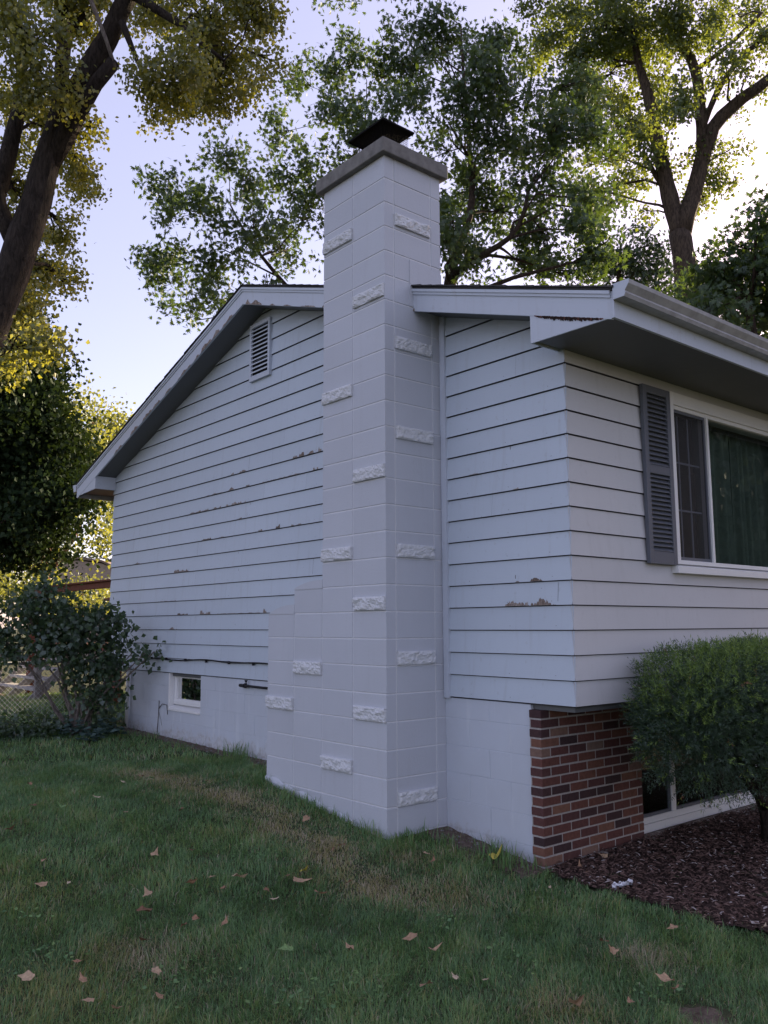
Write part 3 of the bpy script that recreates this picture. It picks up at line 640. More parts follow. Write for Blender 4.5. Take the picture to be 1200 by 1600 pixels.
r1 = ereturn([(XO+.003, -1.20, zt(-1.2)-.2), (XO+.003, -1.20, 3.432), (XO+.003, -1.85, 3.428)], -1.206, 3.432, zt(-1.2)-.19)
r2 = ereturn([(XO+.003, 6.57, zt(6.57)-.2), (XO+.003, 7.20, 3.352), (XO+.003, 7.16, 3.372), (XO+.003, 6.57, 3.402)], 6.576, 3.402, zt(6.57)-.19)
mb = MB(); mb.box(XO, XE+.3, -1.884, -1.8625, 3.424, 3.60); mb.build('eave_fascia', MT['trim'], house); mb = MB(); mb.box(XO, XE+.3, 7.2225, 7.244, 3.35, 3.53); mb.build('eave_fascia', MT['trim'], house)
# gutters with end caps, K profile
def gutter(yf, s, z0, xs):
    prof = [(0, .10), (0, .0), (.082, .0), (.092, .022), (.088, .035), (.118, .075), (.122, .10), (.110, .10)]
    mb = MB(); P = [(yf+s*a, z0+b) for a, b in prof]; n = len(P)
    for i in range(n-1):
        (ya, za), (yb, zb) = P[i], P[i+1]
        mb.add([(xs, ya, za), (XE+.3, ya, za), (XE+.3, yb, zb), (xs, yb, zb)], [(0, 1, 2, 3)])
    o = mb.build('gutter', MT['gutter'], house); sm = o.modifiers.new('s', 'SOLIDIFY'); sm.thickness = .0015
    mb = MB(); mb.prism([(xs-.004, y, z) for y, z in [(yf+s*.002, z0-.001), (yf+s*.084, z0-.001), (yf+s*.094, z0+.022), (yf+s*.090, z0+.035), (yf+s*.120, z0+.075), (yf+s*.124, z0+.101), (yf+s*.002, z0+.101)]], (.003, 0, 0)); mb.build('end_cap', MT['trim'], o)
    mb = MB()
    for x in np.arange(xs+.5, XE, .62): mb.box(x, x+.02, *sorted((yf+s*.004, yf+s*.112)), z0+.094, z0+.097)
    mb.build('hangers', MT['galv'], o)['kind'] = 'stuff'; mb = MB()
    for x in (xs+3.05, xs+6.1): mb = MB(); mb.prism([(x, y, z) for y, z in [(yf+s*.001, z0-.003), (yf+s*.084, z0-.003), (yf+s*.0945, z0+.021), (yf+s*.0905, z0+.035), (yf+s*.1205, z0+.074), (yf+s*.125, z0+.102), (yf+s*.001, z0+.101)]], (.05, 0, 0)); mb.build('seam_band', MT['gutter'], o)
    return o
gutter(-1.8845, -1, 3.535, XO-.012); gutter(7.2445, 1, 3.44, XO-.012)

# trim board beside the chimney
mb = MB(); mb.box(.572, .599, -.068, -.018, LAP0-.012, 4.02); mb.box(.585, .6, -.018, .012, LAP0-.012, 4.05); mb.build('siding_trim', MT['trim'], house)
mb = MB(); mb.box(.582, .612, YF-.020, YF+.012, LAP0-.004, 3.43); 
# pipe and cable fixed to the wall
mb = MB(); mb.tube([(.565, 1.5, .893), (.565, 2.6, .894), (.565, 2.95, .897)], .013, 10); mb.tube([(.565, 2.95, .897), (.565, 3.05, .897)], [.022, .017], 10); mb.tube([(.565, 2.94, .875), (.565, 2.94, .925)], .014, 8); mb.tube([(.565, 2.93, .93), (.565, 2.93, .955)], [.008, .018], 8)
mb.build('wall_pipe', MT['rubber'], house, smooth=False)['label'] = 'black pipe stub sticking out of the block wall left of the chimney'
mb = MB(); path = [(.572+.004*math.sin(y*3), y, 1.128+.006*math.sin(y*2.1)+.008*math.sin(y*5.3)-.006*(y-3.5)) for y in np.linspace(1.5, 5.4, 40)]; mb.tube(path, .0085, 6)
for y in (1.9, 2.35, 2.8, 3.3, 3.8, 4.3, 4.8, 5.2): mb.box(.560, .588, y, y+.012, 1.108, 1.14)
mb.build('cable', MT['rubber'], house)['label'] = 'black cable clipped along the lowest siding boards'
mb = MB(); mb.tube([(.56, 5.86, 1.02), (.56, 5.86, .2)], .022, 10); mb.build('drain_pipe', MT['white'], house, smooth=True)
mb = MB(); 
for (y, z, a) in ((4.98, .2, 0),):
    mb.tube([(.585, 5.02, .2), (.590, 5.0, .45), (.588, 4.99, .62)], .004, 5); mb.tube([(.587, 5.0, .52), (.585, 4.9, .585), (.588, 4.78, .58), (.589, 4.76, .47)], .004, 5)
    mb.tube([(.587, 5.0, .50), (.587, 4.93, .40), (.587, 4.9, .33)], .002, 4)
mb.build('vine', MT['bark2'], house)['label'] = 'thin dead vine left of the small foundation window'

# chimney
ch = MB(); CW = .405; DX = .61
def zcol(c): return ZK(26) if c < 2 else (ZK(9) if c == 2 else ZK(8))
for k in range(-2, 26):
    z0, z1 = ZK(k), ZK(k+1)
    for c in range(4):
        if z1 > zcol(c)+.01: continue
        last = (c == 3) or (z1 > zcol(c+1)+.01)
        block(ch, 'X', 0, CW*c, CW*(c+1), z0, z1, 0 if c == 0 else .0035, 0 if last else .0035)
        if last: block(ch, 'Y', CW*(c+1), 0, DX, z0, z1, 0, 0, sgn=1)
    block(ch, 'Y', 0, 0, .10, z0, z1, 0, .0035); block(ch, 'Y', 0, .10, .50, z0, z1, .004, .004); block(ch, 'Y', 0, .50, DX, z0, z1, .0035, 0)
    block(ch, 'X', DX, 0, CW, z0, z1, sgn=1); block(ch, 'X', DX, CW, 2*CW, z0, z1, sgn=1)
e = .0045
jn = MB(); jn.box(e, DX-e, e, 2*CW-e, -.6, ZK(26)); jn.box(e, DX-e, 2*CW-e, 3*CW-e, -.6, ZK(9)); jn.box(e, DX-e, 3*CW-e, 4*CW-e, -.6, ZK(8))
# smooth parged strip above the roof line and rough footing at the bottom
ch.hexa([(.262, -.006, 4.05), (.612, -.006, 4.05), (.612, .01, 4.05), (.262, .01, 4.05), (.262, -.006, 4.44), (.612, -.006, 4.40), (.612, .01, 4.40), (.262, .01, 4.44)], .0)
chim = ch.build('chimney', MT['cmu'], house); chim['label'] = 'stack bond painted block chimney with stepped base'
jn.build('mortar_joints', MT['joint'], chim)
mb = MB()                                                             # rounded mortar caps on the two steps
for c, h0, h1 in ((2, .012, .072), (3, .004, .078)):
    zb = zcol(c)-.001; ys = np.linspace(CW*(c+1), CW*c, 9); prof = [h0+(h1-h0)*math.sin(min(1, t_*1.15)*math.pi/2)**.9 for t_ in np.linspace(0, 1, 9)]
    ring = [(-.0025, y, zb+p_) for y, p_ in zip(ys, prof)]+[(-.0025, CW*c, zb), (-.0025, CW*(c+1), zb)]
    mb.prism([(a_, min(max(b_, CW*c+.001), CW*(c+1)+.001), c_) for a_, b_, c_ in ring], (DX, 0, 0))
mb.build('mortar_cap', MT['cmu'], chim)
# trowelled footing skirt
ys = np.linspace(-.004, 1.625, 50); V = []; 
for y in ys:
    zt_ = .045+.10*np.interp(y, [0, .3, .9, 1.6], [-.8, -.1, .9, 1.9])+.008*math.sin(y*14)+.006*math.sin(y*31); V += [(-.016, y, -.3), (-.013-.003*random.random(), y, zt_-.012), (-.0005, y, zt_)]
F = [(3*i+j, 3*i+j+1, 3*i+j+4, 3*i+j+3) for i in range(49) for j in range(2)]; mesh_np('footing_skirt', V, F, MT['cmu'], chim, attr=[.1]*len(V), smooth=True)
def rock(face, u0, u1, z0, proj=.034, h=.100):
    nu, nz = 34, 10; o = random.uniform(0, 50); V = []
    for j in range(nz):
        for i in range(nu):
            u = u0+.004+(u1-u0-.008)*i/(nu-1); z = z0+.006+h*j/(nz-1)
            ed = (i in (0, nu-1)) or (j in (0, nz-1))
            n_ = noise.noise(Vector((u*13+o, z*22, o)))*.5+noise.noise(Vector((u*38, z*50+o, 3)))*.38+noise.noise(Vector((u*90, z*110+o, 7)))*.22
            d_ = proj*(.72+.75*n_); d_ = max(.010, d_) if not ed else max(.012, proj*(.55+.5*n_))
            jx = random.uniform(-.002, .002); V.append((-d_, u+jx, z) if face == 'X' else (u+jx, -d_, z))
    F = [(j*nu+i, j*nu+i+1, (j+1)*nu+i+1, (j+1)*nu+i) for j in range(nz-1) for i in range(nu-1)]
    b = len(V); rim = [i for i in range(nu)]+[j*nu+nu-1 for j in range(1, nz)]+[(nz-1)*nu+i for i in range(nu-2, -1, -1)]+[j*nu for j in range(nz-2, 0, -1)]
    for r_ in rim: V.append((.004, V[r_][1], V[r_][2]) if face == 'X' else (V[r_][0], .004, V[r_][2]))
    m_ = len(rim); F += [(rim[i], rim[(i+1) % m_], b+(i+1) % m_, b+i) for i in range(m_)]
    return mesh_np('split_face_block', V, F, MT['rock'], chim, smooth=False)
for u0, u1, z in ((.405, .81, 4.675), (0, .385, 4.068), (.405, .81, 3.345), (0, .385, 2.630), (.405, .81, 2.027), (0, .385, 1.622), (.81, 1.205, 1.112), (1.215, 1.625, .802), (0, .385, .800), (.405, .80, .385)): rock('X', u0, u1, z)
for z in (4.680, 3.660, 2.940, 2.022, 1.212, .192): rock('Y', .10, .49, z)
mb = MB(); mb.box(-.054, DX+.054, -.054, 2*CW+.054, ZK(26)-.012, ZK(26)+.110, .5); cs = mb.build('cap_slab', MT['concrete'], chim, bevel=.008)
mb = MB(); zl = 5.70; x0, x1, y0, y1 = .125, .475, .160, .630; c_ = ((x0+x1)/2, (y0+y1)/2, zl+.06)
mb.add([(x0, y0, zl), (x1, y0, zl), (x1, y1, zl), (x0, y1, zl), c_], [(0, 1, 4), (1, 2, 4), (2, 3, 4), (3, 0, 4), (3, 2, 1, 0)])
mb.box(x0-.002, x1+.002, y0-.002, y0+.001, zl-.014, zl+.001); mb.box(x0-.002, x1+.002, y1-.001, y1+.002, zl-.014, zl+.001); mb.box(x0-.002, x0+.001, y0+.001, y1-.001, zl-.014, zl+.001); mb.box(x1-.001, x1+.002, y0+.001, y1-.001, zl-.014, zl+.001)
fc = mb.build('flue_cover', MT['black'], chim); fc['label'] = 'black metal lid over the flue on top of the chimney'
mb = MB(); zc0 = ZK(26)+.113; a0, a1, c0, c1 = .16, .44, .20, .60
mb.box(a0+.04, a1-.04, c0+.04, c1-.04, zc0, zc0+.16)                  # flue liner
for x in np.arange(a0, a1+.001, .0175): 
    for y in (c0, c1): mb.tube([(x, y, zc0), (x, y, zl)], .0012, 4)
for y in np.arange(c0, c1+.001, .0178):
    for x in (a0, a1): mb.tube([(x, y, zc0), (x, y, zl)], .0012, 4)
for z in np.arange(zc0+.02, zl, .018):
    mb.tube([(a0, c0, z), (a1, c0, z), (a1, c1, z), (a0, c1, z), (a0, c0, z)], .0012, 4)
mb.build('mesh_cage', MT['black'], fc)

# peeling paint: bare wood showing along the lower edge of single boards
def peel(mb, y0, y1, zl, hgt, plane='X', step=.005, base=None, seed=None):
    tone = random.choice((.0, .15, .35)); n = max(3, int(abs(y1-y0)/step)); ys = np.linspace(y0, y1, n); o = random.uniform(0, 99)
    x = XG-.0165
    for i in range(n-1):
        e0 = hgt*max(.0, .35+1.0*noise.noise(Vector((ys[i]*11+o, 0, 0)))+.45*noise.noise(Vector((ys[i]*38+o, 3, 0)))+.35*noise.noise(Vector((ys[i]*120+o, 5, 0))))*min(1, (i+1)/2.5)*min(1, (n-1-i)/2)
        e1 = hgt*max(.0, .35+1.0*noise.noise(Vector((ys[i+1]*11+o, 0, 0)))+.45*noise.noise(Vector((ys[i+1]*38+o, 3, 0)))+.35*noise.noise(Vector((ys[i+1]*120+o, 5, 0))))*min(1, (i+2)/2.5)*min(1, (n-2-i)/2)
        xx = lambda h_: x+.015*h_/LAP
        mb.add([(x, ys[i], zl+.001), (x, ys[i+1], zl+.001), (xx(e1), ys[i+1], zl+.001+e1), (xx(e0), ys[i], zl+.001+e0)], [(0, 3, 2, 1)], (.25, .4, .6)[int(abs(noise.noise(Vector((ys[i]*30+o, 9, 0))))*9) % 3]+random.uniform(-.1, .1)+tone)
zl_ = lambda z: LAP0+LAP*round((z-LAP0)/LAP)
mb = MB()
for y0, y1, z, h in ((3.40, 3.29, 3.17, .035), (3.17, 3.03, 3.17, .03), (2.13, 1.93, 3.17, .05), (1.88, 1.77, 3.17, .03), (1.62, 1.70, 3.17, .05), (3.43, 3.25, 3.0, .03), (3.03, 2.95, 3.0, .03), (3.9, 3.55, 3.0, .012), (2.7, 1.95, 3.0, .010), (1.78, 1.69, 3.0, .055),
                     (4.30, 3.85, 2.83, .028), (3.75, 3.56, 2.83, .04), (3.45, 3.02, 2.83, .035), (4.0, 3.77, 2.49, .03), (3.6, 3.45, 2.49, .02), (2.82, 2.68, 2.49, .03), (2.45, 2.35, 2.49, .05), (2.15, 1.97, 2.49, .02), (3.2, 3.1, 2.66, .018),
                     (4.68, 4.30, 2.15, .055), (5.84, 5.67, 2.32, .03), (4.56, 4.29, 1.646, .035), (4.0, 3.75, 1.646, .05), (3.6, 2.7, 1.646, .009), (2.65, 2.54, 1.646, .06), (4.76, 4.56, 1.476, .03), (5.1, 4.6, 1.815, .008),
                     (-.655, -.885, 1.646, .050), (-.90, -1.13, 1.646, .062), (-.76, -.80, 1.815, .022), (-.90, -1.02, 1.815, .028), (-.75, -.82, 2.494, .014), (-.3, -.42, 2.66, .007)):
    peel(mb, y0, y1, zl_(z), h)
for _ in range(46):                                                   # pinholes and short splits
    y = random.uniform(-1.1, 6.2); z = random.uniform(1.2, 3.4); l = random.uniform(.004, .03) if random.random() < .4 else .004
    if -.02 < y < 1.65: continue
    k = (z-LAP0)/LAP; x = XG-.0155+.015*(k-math.floor(k))-.001
    mb.add([(x, y, z), (x, y+.004, z), (x, y+.004, z+l), (x, y, z+l)], [(0, 3, 2, 1)], .0)
mb.build('peeling_paint', MT['wood'], house)
mb = MB()
for k in range(0, 20):
    for y in np.arange(-1.1, 6.5, .406):
        if -.08 < y < .83 or random.random() < .35: continue
        yy = y+random.uniform(-.02, .02); z = LAP0+LAP*k+.028; a, b = clipy(z+.05)
        if not a+.05 < yy < b-.05: continue
        x = XG-.015+.015*.028/LAP-.0012; mb.add([(x, yy+.003*math.cos(q), z+.003*math.sin(q)) for q in np.linspace(0, 5.24, 6)], [(5, 4, 3, 2, 1, 0)], .3)
nh = mb.build('nail_heads', MT['soffit'], house); nh['kind'] = 'stuff'
mb = MB()
for y, z0, z1 in ((2.98, 3.18, 3.33), (3.0, 2.67, 2.72), (1.78, 2.0, 2.15), (2.06, 1.66, 1.80), (-1.14, 1.67, 1.80), (4.1, 2.33, 2.48)):
    k0 = math.floor((z0-LAP0)/LAP); f = lambda z: XG-.0155+.015*((z-LAP0)/LAP-k0)-.0008
    mb = MB(); mb.add([(f(z0), y, z0), (f(z0), y+.002, z0), (f(z1), y+.002, z1), (f(z1), y, z1)], [(0, 3, 2, 1)], 0); mb.build('board_joint', MT['rot'], house)
def rpatch(y0, y1, h, off=0.0):               # bare patches on the rake boards
    mb = MB()
    n = max(4, int(abs(y1-y0)/.014)); ys = np.linspace(y0, y1, n); o = random.uniform(0, 99)
    for i in range(n-1):
        e = [h*max(.04, .6+.9*noise.noise(Vector((ys[j]*11+o, 0, 0)))+.4*noise.noise(Vector((ys[j]*50+o, 3, 0))))*min(1, (j+.3)/3)*min(1, (n-1-j+.3)/3) for j in (i, i+1)]
        zb = [zt(ys[j])-.2045+off for j in (i, i+1)]
        mb.add([(XO-.0012, ys[i], zb[0]), (XO-.0012, ys[i+1], zb[1]), (XO-.0012, ys[i+1], zb[1]+e[1]), (XO-.0012, ys[i], zb[0]+e[0])], [(0, 3, 2, 1)], random.choice((.4, .5, .75)))
    mb.build('bare_patch', MT['wood'], rk1 if y0 < RID else rk2)
for a_ in ((2.62, 2.30, .055), (2.15, 2.05, .03), (1.9, 1.75, .02), (1.60, 1.35, .02), (1.25, .85, .045), (2.85, 3.12, .035), (3.15, 3.6, .06), (3.62, 3.75, .03), (3.82, 4.15, .035), (4.3, 4.5, .03), (4.6, 5.1, .045), (5.2, 5.45, .05), (5.7, 5.95, .045), (.0, -.02, .1)): rpatch(*a_)
mb = MB(); ys = np.linspace(-1.24, -1.80, 46)                         # rotten split between rake board and eave return
for i in range(45):
    t0, t1 = i/45, (i+1)/45; hf = lambda t_: .003+.020*math.sin(min(1, max(0, t_))*math.pi)**.6
    a_, b_ = [zt(ys[j])-.2035 for j in (i, i+1)]; h0, h1 = hf(t0)*(.6+.8*random.random()), hf(t1)*(.6+.8*random.random())
    mb.add([(XO-.001, ys[i], a_-h0), (XO-.001, ys[i+1], b_-h1), (XO-.001, ys[i+1], b_+.004*random.random()), (XO-.001, ys[i], a_+.004*random.random())], [(0, 1, 2, 3)], random.choice((0, 0, .1, .2, .9)))
mb.build('rotten_edge', MT['rot'], r1)

# ------------------------------------------------------------------ foliage
def kites(P, D, S, Nn, L, W, t=.4, fold=.12):
    """leaf blades: base P, direction D, side S, normal N, length L, width W"""
    L = L[:, None]; W = W[:, None]
    V = np.stack([P, P+D*L*t+S*W/2+Nn*L*fold, P+D*L, P+D*L*t-S*W/2+Nn*L*fold], 1).reshape(-1, 3)
    b = np.arange(len(P))[:, None]*4
    return V, np.concatenate([b+np.array([0, 1, 2]), b+np.array([0, 2, 3])])
def unit(a): return a/(np.linalg.norm(a, axis=-1, keepdims=True)+1e-9)
def frames(n, updown=.6):
    Nn = unit(rng.normal(0, 1, (n, 3))*np.array([1, 1, .7])+np.array([0, 0, updown])); a = unit(rng.normal(0, 1, (n, 3))); D = unit(np.cross(Nn, a)); return D, np.cross(Nn, D), Nn
def foliage(C_, L, style, sig, per):
    """C_: twig tips; per leaves scattered round each one"""
    n = len(C_)
    if style == 'star':                                              # five pointed leaflets from one stalk
        P = np.repeat(C_, per, 0)+rng.normal(0, 1, (n*per, 3))*np.asarray(sig); m = len(P); D, S, Nn = frames(m, .5); D = unit(D+np.array([0, 0, -.35])); S = unit(np.cross(Nn, D))
        out = []; a = []
        rv = np.clip(rng.normal(.45, .25, m), 0, 1); Ls = L*rng.uniform(.7, 1.15, m)
        for k, an in enumerate((-1.15, -.55, 0, .55, 1.15)):
            dk = D*math.cos(an)+S*math.sin(an); sk = S*math.cos(an)-D*math.sin(an)
            V, F = kites(P, dk, sk, Nn, Ls*(1-.14*abs(k-2)), Ls*.27, .45, .03); out.append((V, F)); a.append(np.repeat(rv, 4))
    else:
        P = np.repeat(C_, per, 0)+rng.normal(0, 1, (n*per, 3))*np.asarray(sig); m = len(P); D, S, Nn = frames(m, .4); D = unit(D+np.array([0, 0, -.5])); S = unit(np.cross(Nn, D))
        Ls = L*rng.uniform(.6, 1.15, m); V, F = kites(P, D, S, Nn, Ls, Ls*(.95 if style == 'round' else .5), .35, .08); out = [(V, F)]; a = [np.repeat(np.clip(rng.normal(.45, .28, m), 0, 1), 4)]
    Vs = []; Fs = []; o = 0
    for V, F in out: Vs.append(V); Fs.append(F+o); o += len(V)
    return np.concatenate(Vs), np.concatenate(Fs), np.concatenate(a)
def make_tree(name, label, limbs, clumps, leafmat, barkmat, L, style, per=9, sig=.16, group=None, subd=1.0, cat='tree', twigs=True, depth=1.0, dead=None):
    """limbs: lists of (px,py,dist,radius); clumps: (px,py,dist,rx_px,ry_px,count)"""
    base = np.array(limbs[0][0][:3]) if not np.isscalar(limbs[0][0][0]) else at(*limbs[0][0][:3])
    root = props(empty(name, (float(base[0]), float(base[1]), float(gz(base[0], base[1])))), label, cat, group)
    tw = MB(); nodes = []
    for li in limbs:
        P = [at(*q[:3]) for q in li]; rr = [q[3] for q in li]
        # resample with a little wander
        path = []; rad = []
        for i in range(len(P)-1):
            m = max(2, int(np.linalg.norm(P[i+1]-P[i])/.35))
            for j in range(m):
                t_ = j/m; path.append(P[i]*(1-t_)+P[i+1]*t_); rad.append(rr[i]*(1-t_)+rr[i+1]*t_)
        path.append(P[-1]); rad.append(rr[-1]); path = np.array(path)
        for _ in range(2): path[1:-1] = path[1:-1]*.5+(path[:-2]+path[2:])*.25
        path[1:-1] += rng.normal(0, 1, path[1:-1].shape)*np.array(rad)[1:-1, None]*.10
        tw.tube(path, rad, 10, rough=.16); nodes += [(p, r_) for p, r_ in zip(path, rad)]
    trunk = tw; NP = np.array([p for p, _ in nodes]); NR = np.array([r_ for _, r_ in nodes])
    br = MB(); tips = []
    for (px, py, ds, rx, ry, cnt) in clumps:
        c = at(px, py, ds); ax_ = rx*ds/FPX; ay = ry*ds/FPX; az = .5*(ax_+ay)*depth; cnt = max(2, int(cnt*subd))
        u = unit(rng.normal(0, 1, (cnt, 3)))*(rng.uniform(0, 1, (cnt, 1))**.42)
        pts = c+u[:, :1]*rt*ax_+u[:, 1:2]*up*ay+u[:, 2:]*fw*az
        sg = float(np.mean(sig)); nsub = max(2, cnt//7); subs = pts[:nsub]; own = rng.integers(0, nsub, cnt)
        pts = subs[own]+unit(rng.normal(0, 1, (cnt, 3)))*rng.uniform(.2, 1, (cnt, 1))*sg*2.3*np.array([1, 1, .75])
        tips.append(pts)
        dd = np.linalg.norm(NP-c, axis=1)+np.clip(NP[:, 2]-c[2]+.3, 0, 9)*1.5; j = int(np.argmin(dd)); r0 = min(NR[j]*.55, .018+.012*np.linalg.norm(NP[j]-c))
        mid = (NP[j]+c)/2+rng.normal(0, .12, 3)+np.array([0, 0, .15]); br.tube([NP[j], (NP[j]+mid)/2+rng.normal(0, .05, 3), mid, (mid+c)/2, c], [r0, r0*.85, r0*.7, r0*.5, r0*.35], 6, cap=False)
        if twigs:
            for q in subs:
                m2 = (c+q)/2+rng.normal(0, .05, 3)+np.array([0, 0, .04]); br.tube([c*.7+mid*.3, m2, q], [r0*.3+.004, r0*.2+.003, .003], 4, cap=False)
            for q, o_ in zip(pts[::2], own[::2]): br.tube([subs[o_], q], [.003, .0015], 3, cap=False)
    tips = np.concatenate(tips)
    V, F, A = foliage(tips, L, style, sig, per)
    off = np.array(root.location)
    tr_o = trunk.build('trunk', barkmat, None, smooth=True); br_o = br.build('branches', barkmat, None, smooth=True)
    cr = mesh_np('crown', V, F, leafmat, None, attr=A)
    for o in (tr_o, br_o, cr):
        o.parent = root; o.matrix_parent_inverse = Matrix.Translation(root.location).inverted()
    return root, len(F)

if True:
    # big leaning cottonwood at the upper left
    d = 11.0
    limbs = [[(-190, 1060, 11.4, .36), (-110, 760, 11.2, .30), (0, 475, d, .205), (35, 375, d, .185), (72, 260, d, .165), (100, 180, d, .145), (150, 95, d, .14), (205, -20, d-.3, .12), (260, -150, d-.5, .08)],
             [(72, 260, d, .15), (125, 165, d-.2, .10), (178, 97, d-.3, .085)],
             [(60, 290, d, .12), (92, 180, d+.2, .105), (100, 60, d+.4, .09), (95, -60, d+.4, .07)],
             [(-5, 300, d+.2, .12), (25, 210, d+.4, .10), (40, 120, d+.5, .08), (20, 0, d+.8, .05)], [(25, 390, d+.1, .10), (-10, 310, d+.2, .11), (-5, 290, d+.2, .11)],
             [(205, -10, d-.3, .07), (280, 35, d-.6, .045), (350, 95, d-.9, .02)], [(190, 35, d-.3, .05), (225, 120, d-.5, .02), (235, 160, d-.5, .012)],
             [(120, 40, d+.2, .06), (170, -10, d+.4, .04)]]
    cl = []
    for (x, y, rx, ry, c) in ((40, 60, 90, 90, 120), (20, 180, 60, 90, 60), (95, 130, 45, 60, 20), (120, 20, 70, 50, 60), (250, 20, 60, 45, 55), (330, 35, 80, 50, 85), (400, 25, 50, 45, 45), (280, 110, 60, 50, 55), (350, 110, 60, 50, 65), (230, 130, 45, 30, 22),
                              (245, 178, 26, 26, 16), (300, 165, 40, 36, 34), (345, 155, 30, 30, 20), (395, 100, 35, 20, 16), (425, 95, 24, 12, 8), (20, 300, 30, 60, 26), (112, 250, 32, 45, 26), (130, 290, 32, 28, 18), (95, 350, 40, 36, 26), (75, 200, 40, 50, 34), (60, 420, 50, 40, 45),
                              (100, 440, 40, 28, 22), (30, 480, 40, 50, 45), (50, 330, 30, 40, 18), (60, -60, 160, 70, 110), (300, -70, 160, 60, 90), (20, 540, 60, 40, 35), (150, 200, 18, 26, 8)):
        cl.append((x, y, d+(random.uniform(.5, 1.8) if x < 135 and 170 < y < 520 else random.uniform(-1.0, 1.0)), rx, ry, c))
    t1, n1 = make_tree('cottonwood_tree', 'big leaning cottonwood with a broken stub and leafy limbs at the upper left', limbs, cl, MT['cottonsun'], MT['bark'], .062, 'round', per=22, sig=.095, subd=1.6)
    mb = MB(); mb.tube([at(180, 105, d-.35), at(165, 60, d-.4), at(142, 0, d-.5), at(120, -70, d-.6)], [.022, .026, .028, .03], 8, rough=.2)
    o = mb.build('dead_branch', MT['deadwood'], None, smooth=True); o.parent = t1; o.matrix_parent_inverse = Matrix.Translation(t1.location).inverted()
    # darker tree behind it and below
    limbs = [[(-60, 1090, 17, .22), (-40, 900, 17, .2), (-10, 700, 17, .15), (10, 560, 17, .08)]]
    cl = [(x, y, 17+random.uniform(-1.4, 1.4), rx, ry, c) for (x, y, rx, ry, c) in ((10, 560, 70, 55, 110), (0, 650, 80, 60, 120), (40, 600, 40, 35, 45), (35, 700, 70, 60, 120), (10, 790, 80, 60, 120), (80, 790, 55, 60, 70), (90, 700, 45, 45, 50), (20, 500, 45, 40, 40), (30, 850, 60, 28, 50), (60, 645, 30, 24, 24), (-60, 700, 80, 150, 150))]
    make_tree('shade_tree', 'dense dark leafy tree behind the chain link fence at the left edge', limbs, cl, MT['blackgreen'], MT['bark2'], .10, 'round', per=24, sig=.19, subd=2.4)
    # sunlit trees far behind
    D2 = 30
    limbs = [[(60, 960, D2, .30), (66, 885, D2, .28), (72, 840, D2, .22), (85, 780, D2, .14), (95, 720, D2, .08)], [(52, 900, D2, .16), (45, 860, D2, .15), (40, 820, D2, .11), (30, 760, D2, .06)], [(66, 890, D2, .14), (55, 860, D2, .12), (50, 825, D2, .1), (55, 770, D2, .06)], [(75, 850, D2, .14), (105, 820, D2, .10), (125, 785, D2, .07)], [(70, 895, D2, .1), (100, 870, D2, .1), (110, 845, D2, .08), (130, 810, D2, .05)]]
    cl = [(x, y, D2+random.uniform(-2, 2), rx, ry, c) for (x, y, rx, ry, c) in ((100, 690, 40, 38, 60), (135, 720, 45, 45, 80), (105, 760, 45, 40, 70), (150, 770, 36, 36, 45), (150, 660, 26, 22, 28), (110, 640, 30, 22, 30), (80, 640, 30, 25, 30), (150, 830, 32, 26, 34), (60, 760, 40, 40, 50), (30, 840, 30, 25, 16), (180, 740, 30, 60, 60))]
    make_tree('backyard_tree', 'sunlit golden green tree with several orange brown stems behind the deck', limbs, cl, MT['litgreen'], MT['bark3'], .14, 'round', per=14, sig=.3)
    D2 = 46
    make_tree('distant_tree', 'pale sunlit round tree crown showing just left of the eave', [[(185, 960, D2, .3), (185, 760, D2, .2), (185, 690, D2, .1)]], [(x, y, D2+random.uniform(-2, 2), rx, ry, c) for (x, y, rx, ry, c) in ((180, 665, 24, 20, 40), (195, 690, 26, 26, 50), (165, 690, 20, 20, 30), (150, 680, 18, 20, 20), (200, 740, 30, 40, 60), (185, 800, 30, 40, 50))], MT['litgreen'], MT['bark3'], .2, 'round', per=14, sig=.4)
    # row of bushes and trees closing the yard
    for i, (x, y, ds, rx, ry, c, lab, mt) in enumerate(((-60, 925, 24, 90, 45, 130, 'sunlit yellow green hedge bush cut off by the left edge of the photo', 'litgreen'), (45, 930, 25, 55, 36, 110, 'bright yellow green bush in sunlight behind the left end of the deck rail', 'litgreen'), (128, 930, 27, 45, 30, 80, 'sunlit bush seen under the deck rail in front of the shed', 'litgreen'), (-10, 905, 30, 40, 22, 60, 'lower yellow bush between the multi stemmed tree and the left photo edge', 'litgreen'), (190, 925, 30, 50, 40, 60, 'sunlit bush just behind the far corner of the house', 'litgreen'), (20, 850, 60, 120, 70, 160, 'pale distant tree behind the multi stemmed tree', 'litgreen'), (230, 880, 55, 130, 90, 160, 'distant tree hidden behind the house corner', 'deepgreen'))):
        make_tree('bush' if i < 5 else 'distant_tree', lab, [[(x, 1010 if i < 5 else 970, ds, .06), (x, y+10, ds, .03)]], [(x+random.uniform(-.5, .5)*rx, y+random.uniform(-.4, .4)*ry, ds+random.uniform(-1, 1), rx*.6, ry*.65, c//5) for _ in range(8)], MT[mt], MT['bark3'], .10 if i < 5 else .25, 'round', per=12, sig=.22 if i < 5 else .5, cat='bush' if i < 5 else 'tree', twigs=False)
    # silver maple behind the roof
    d = 15.5
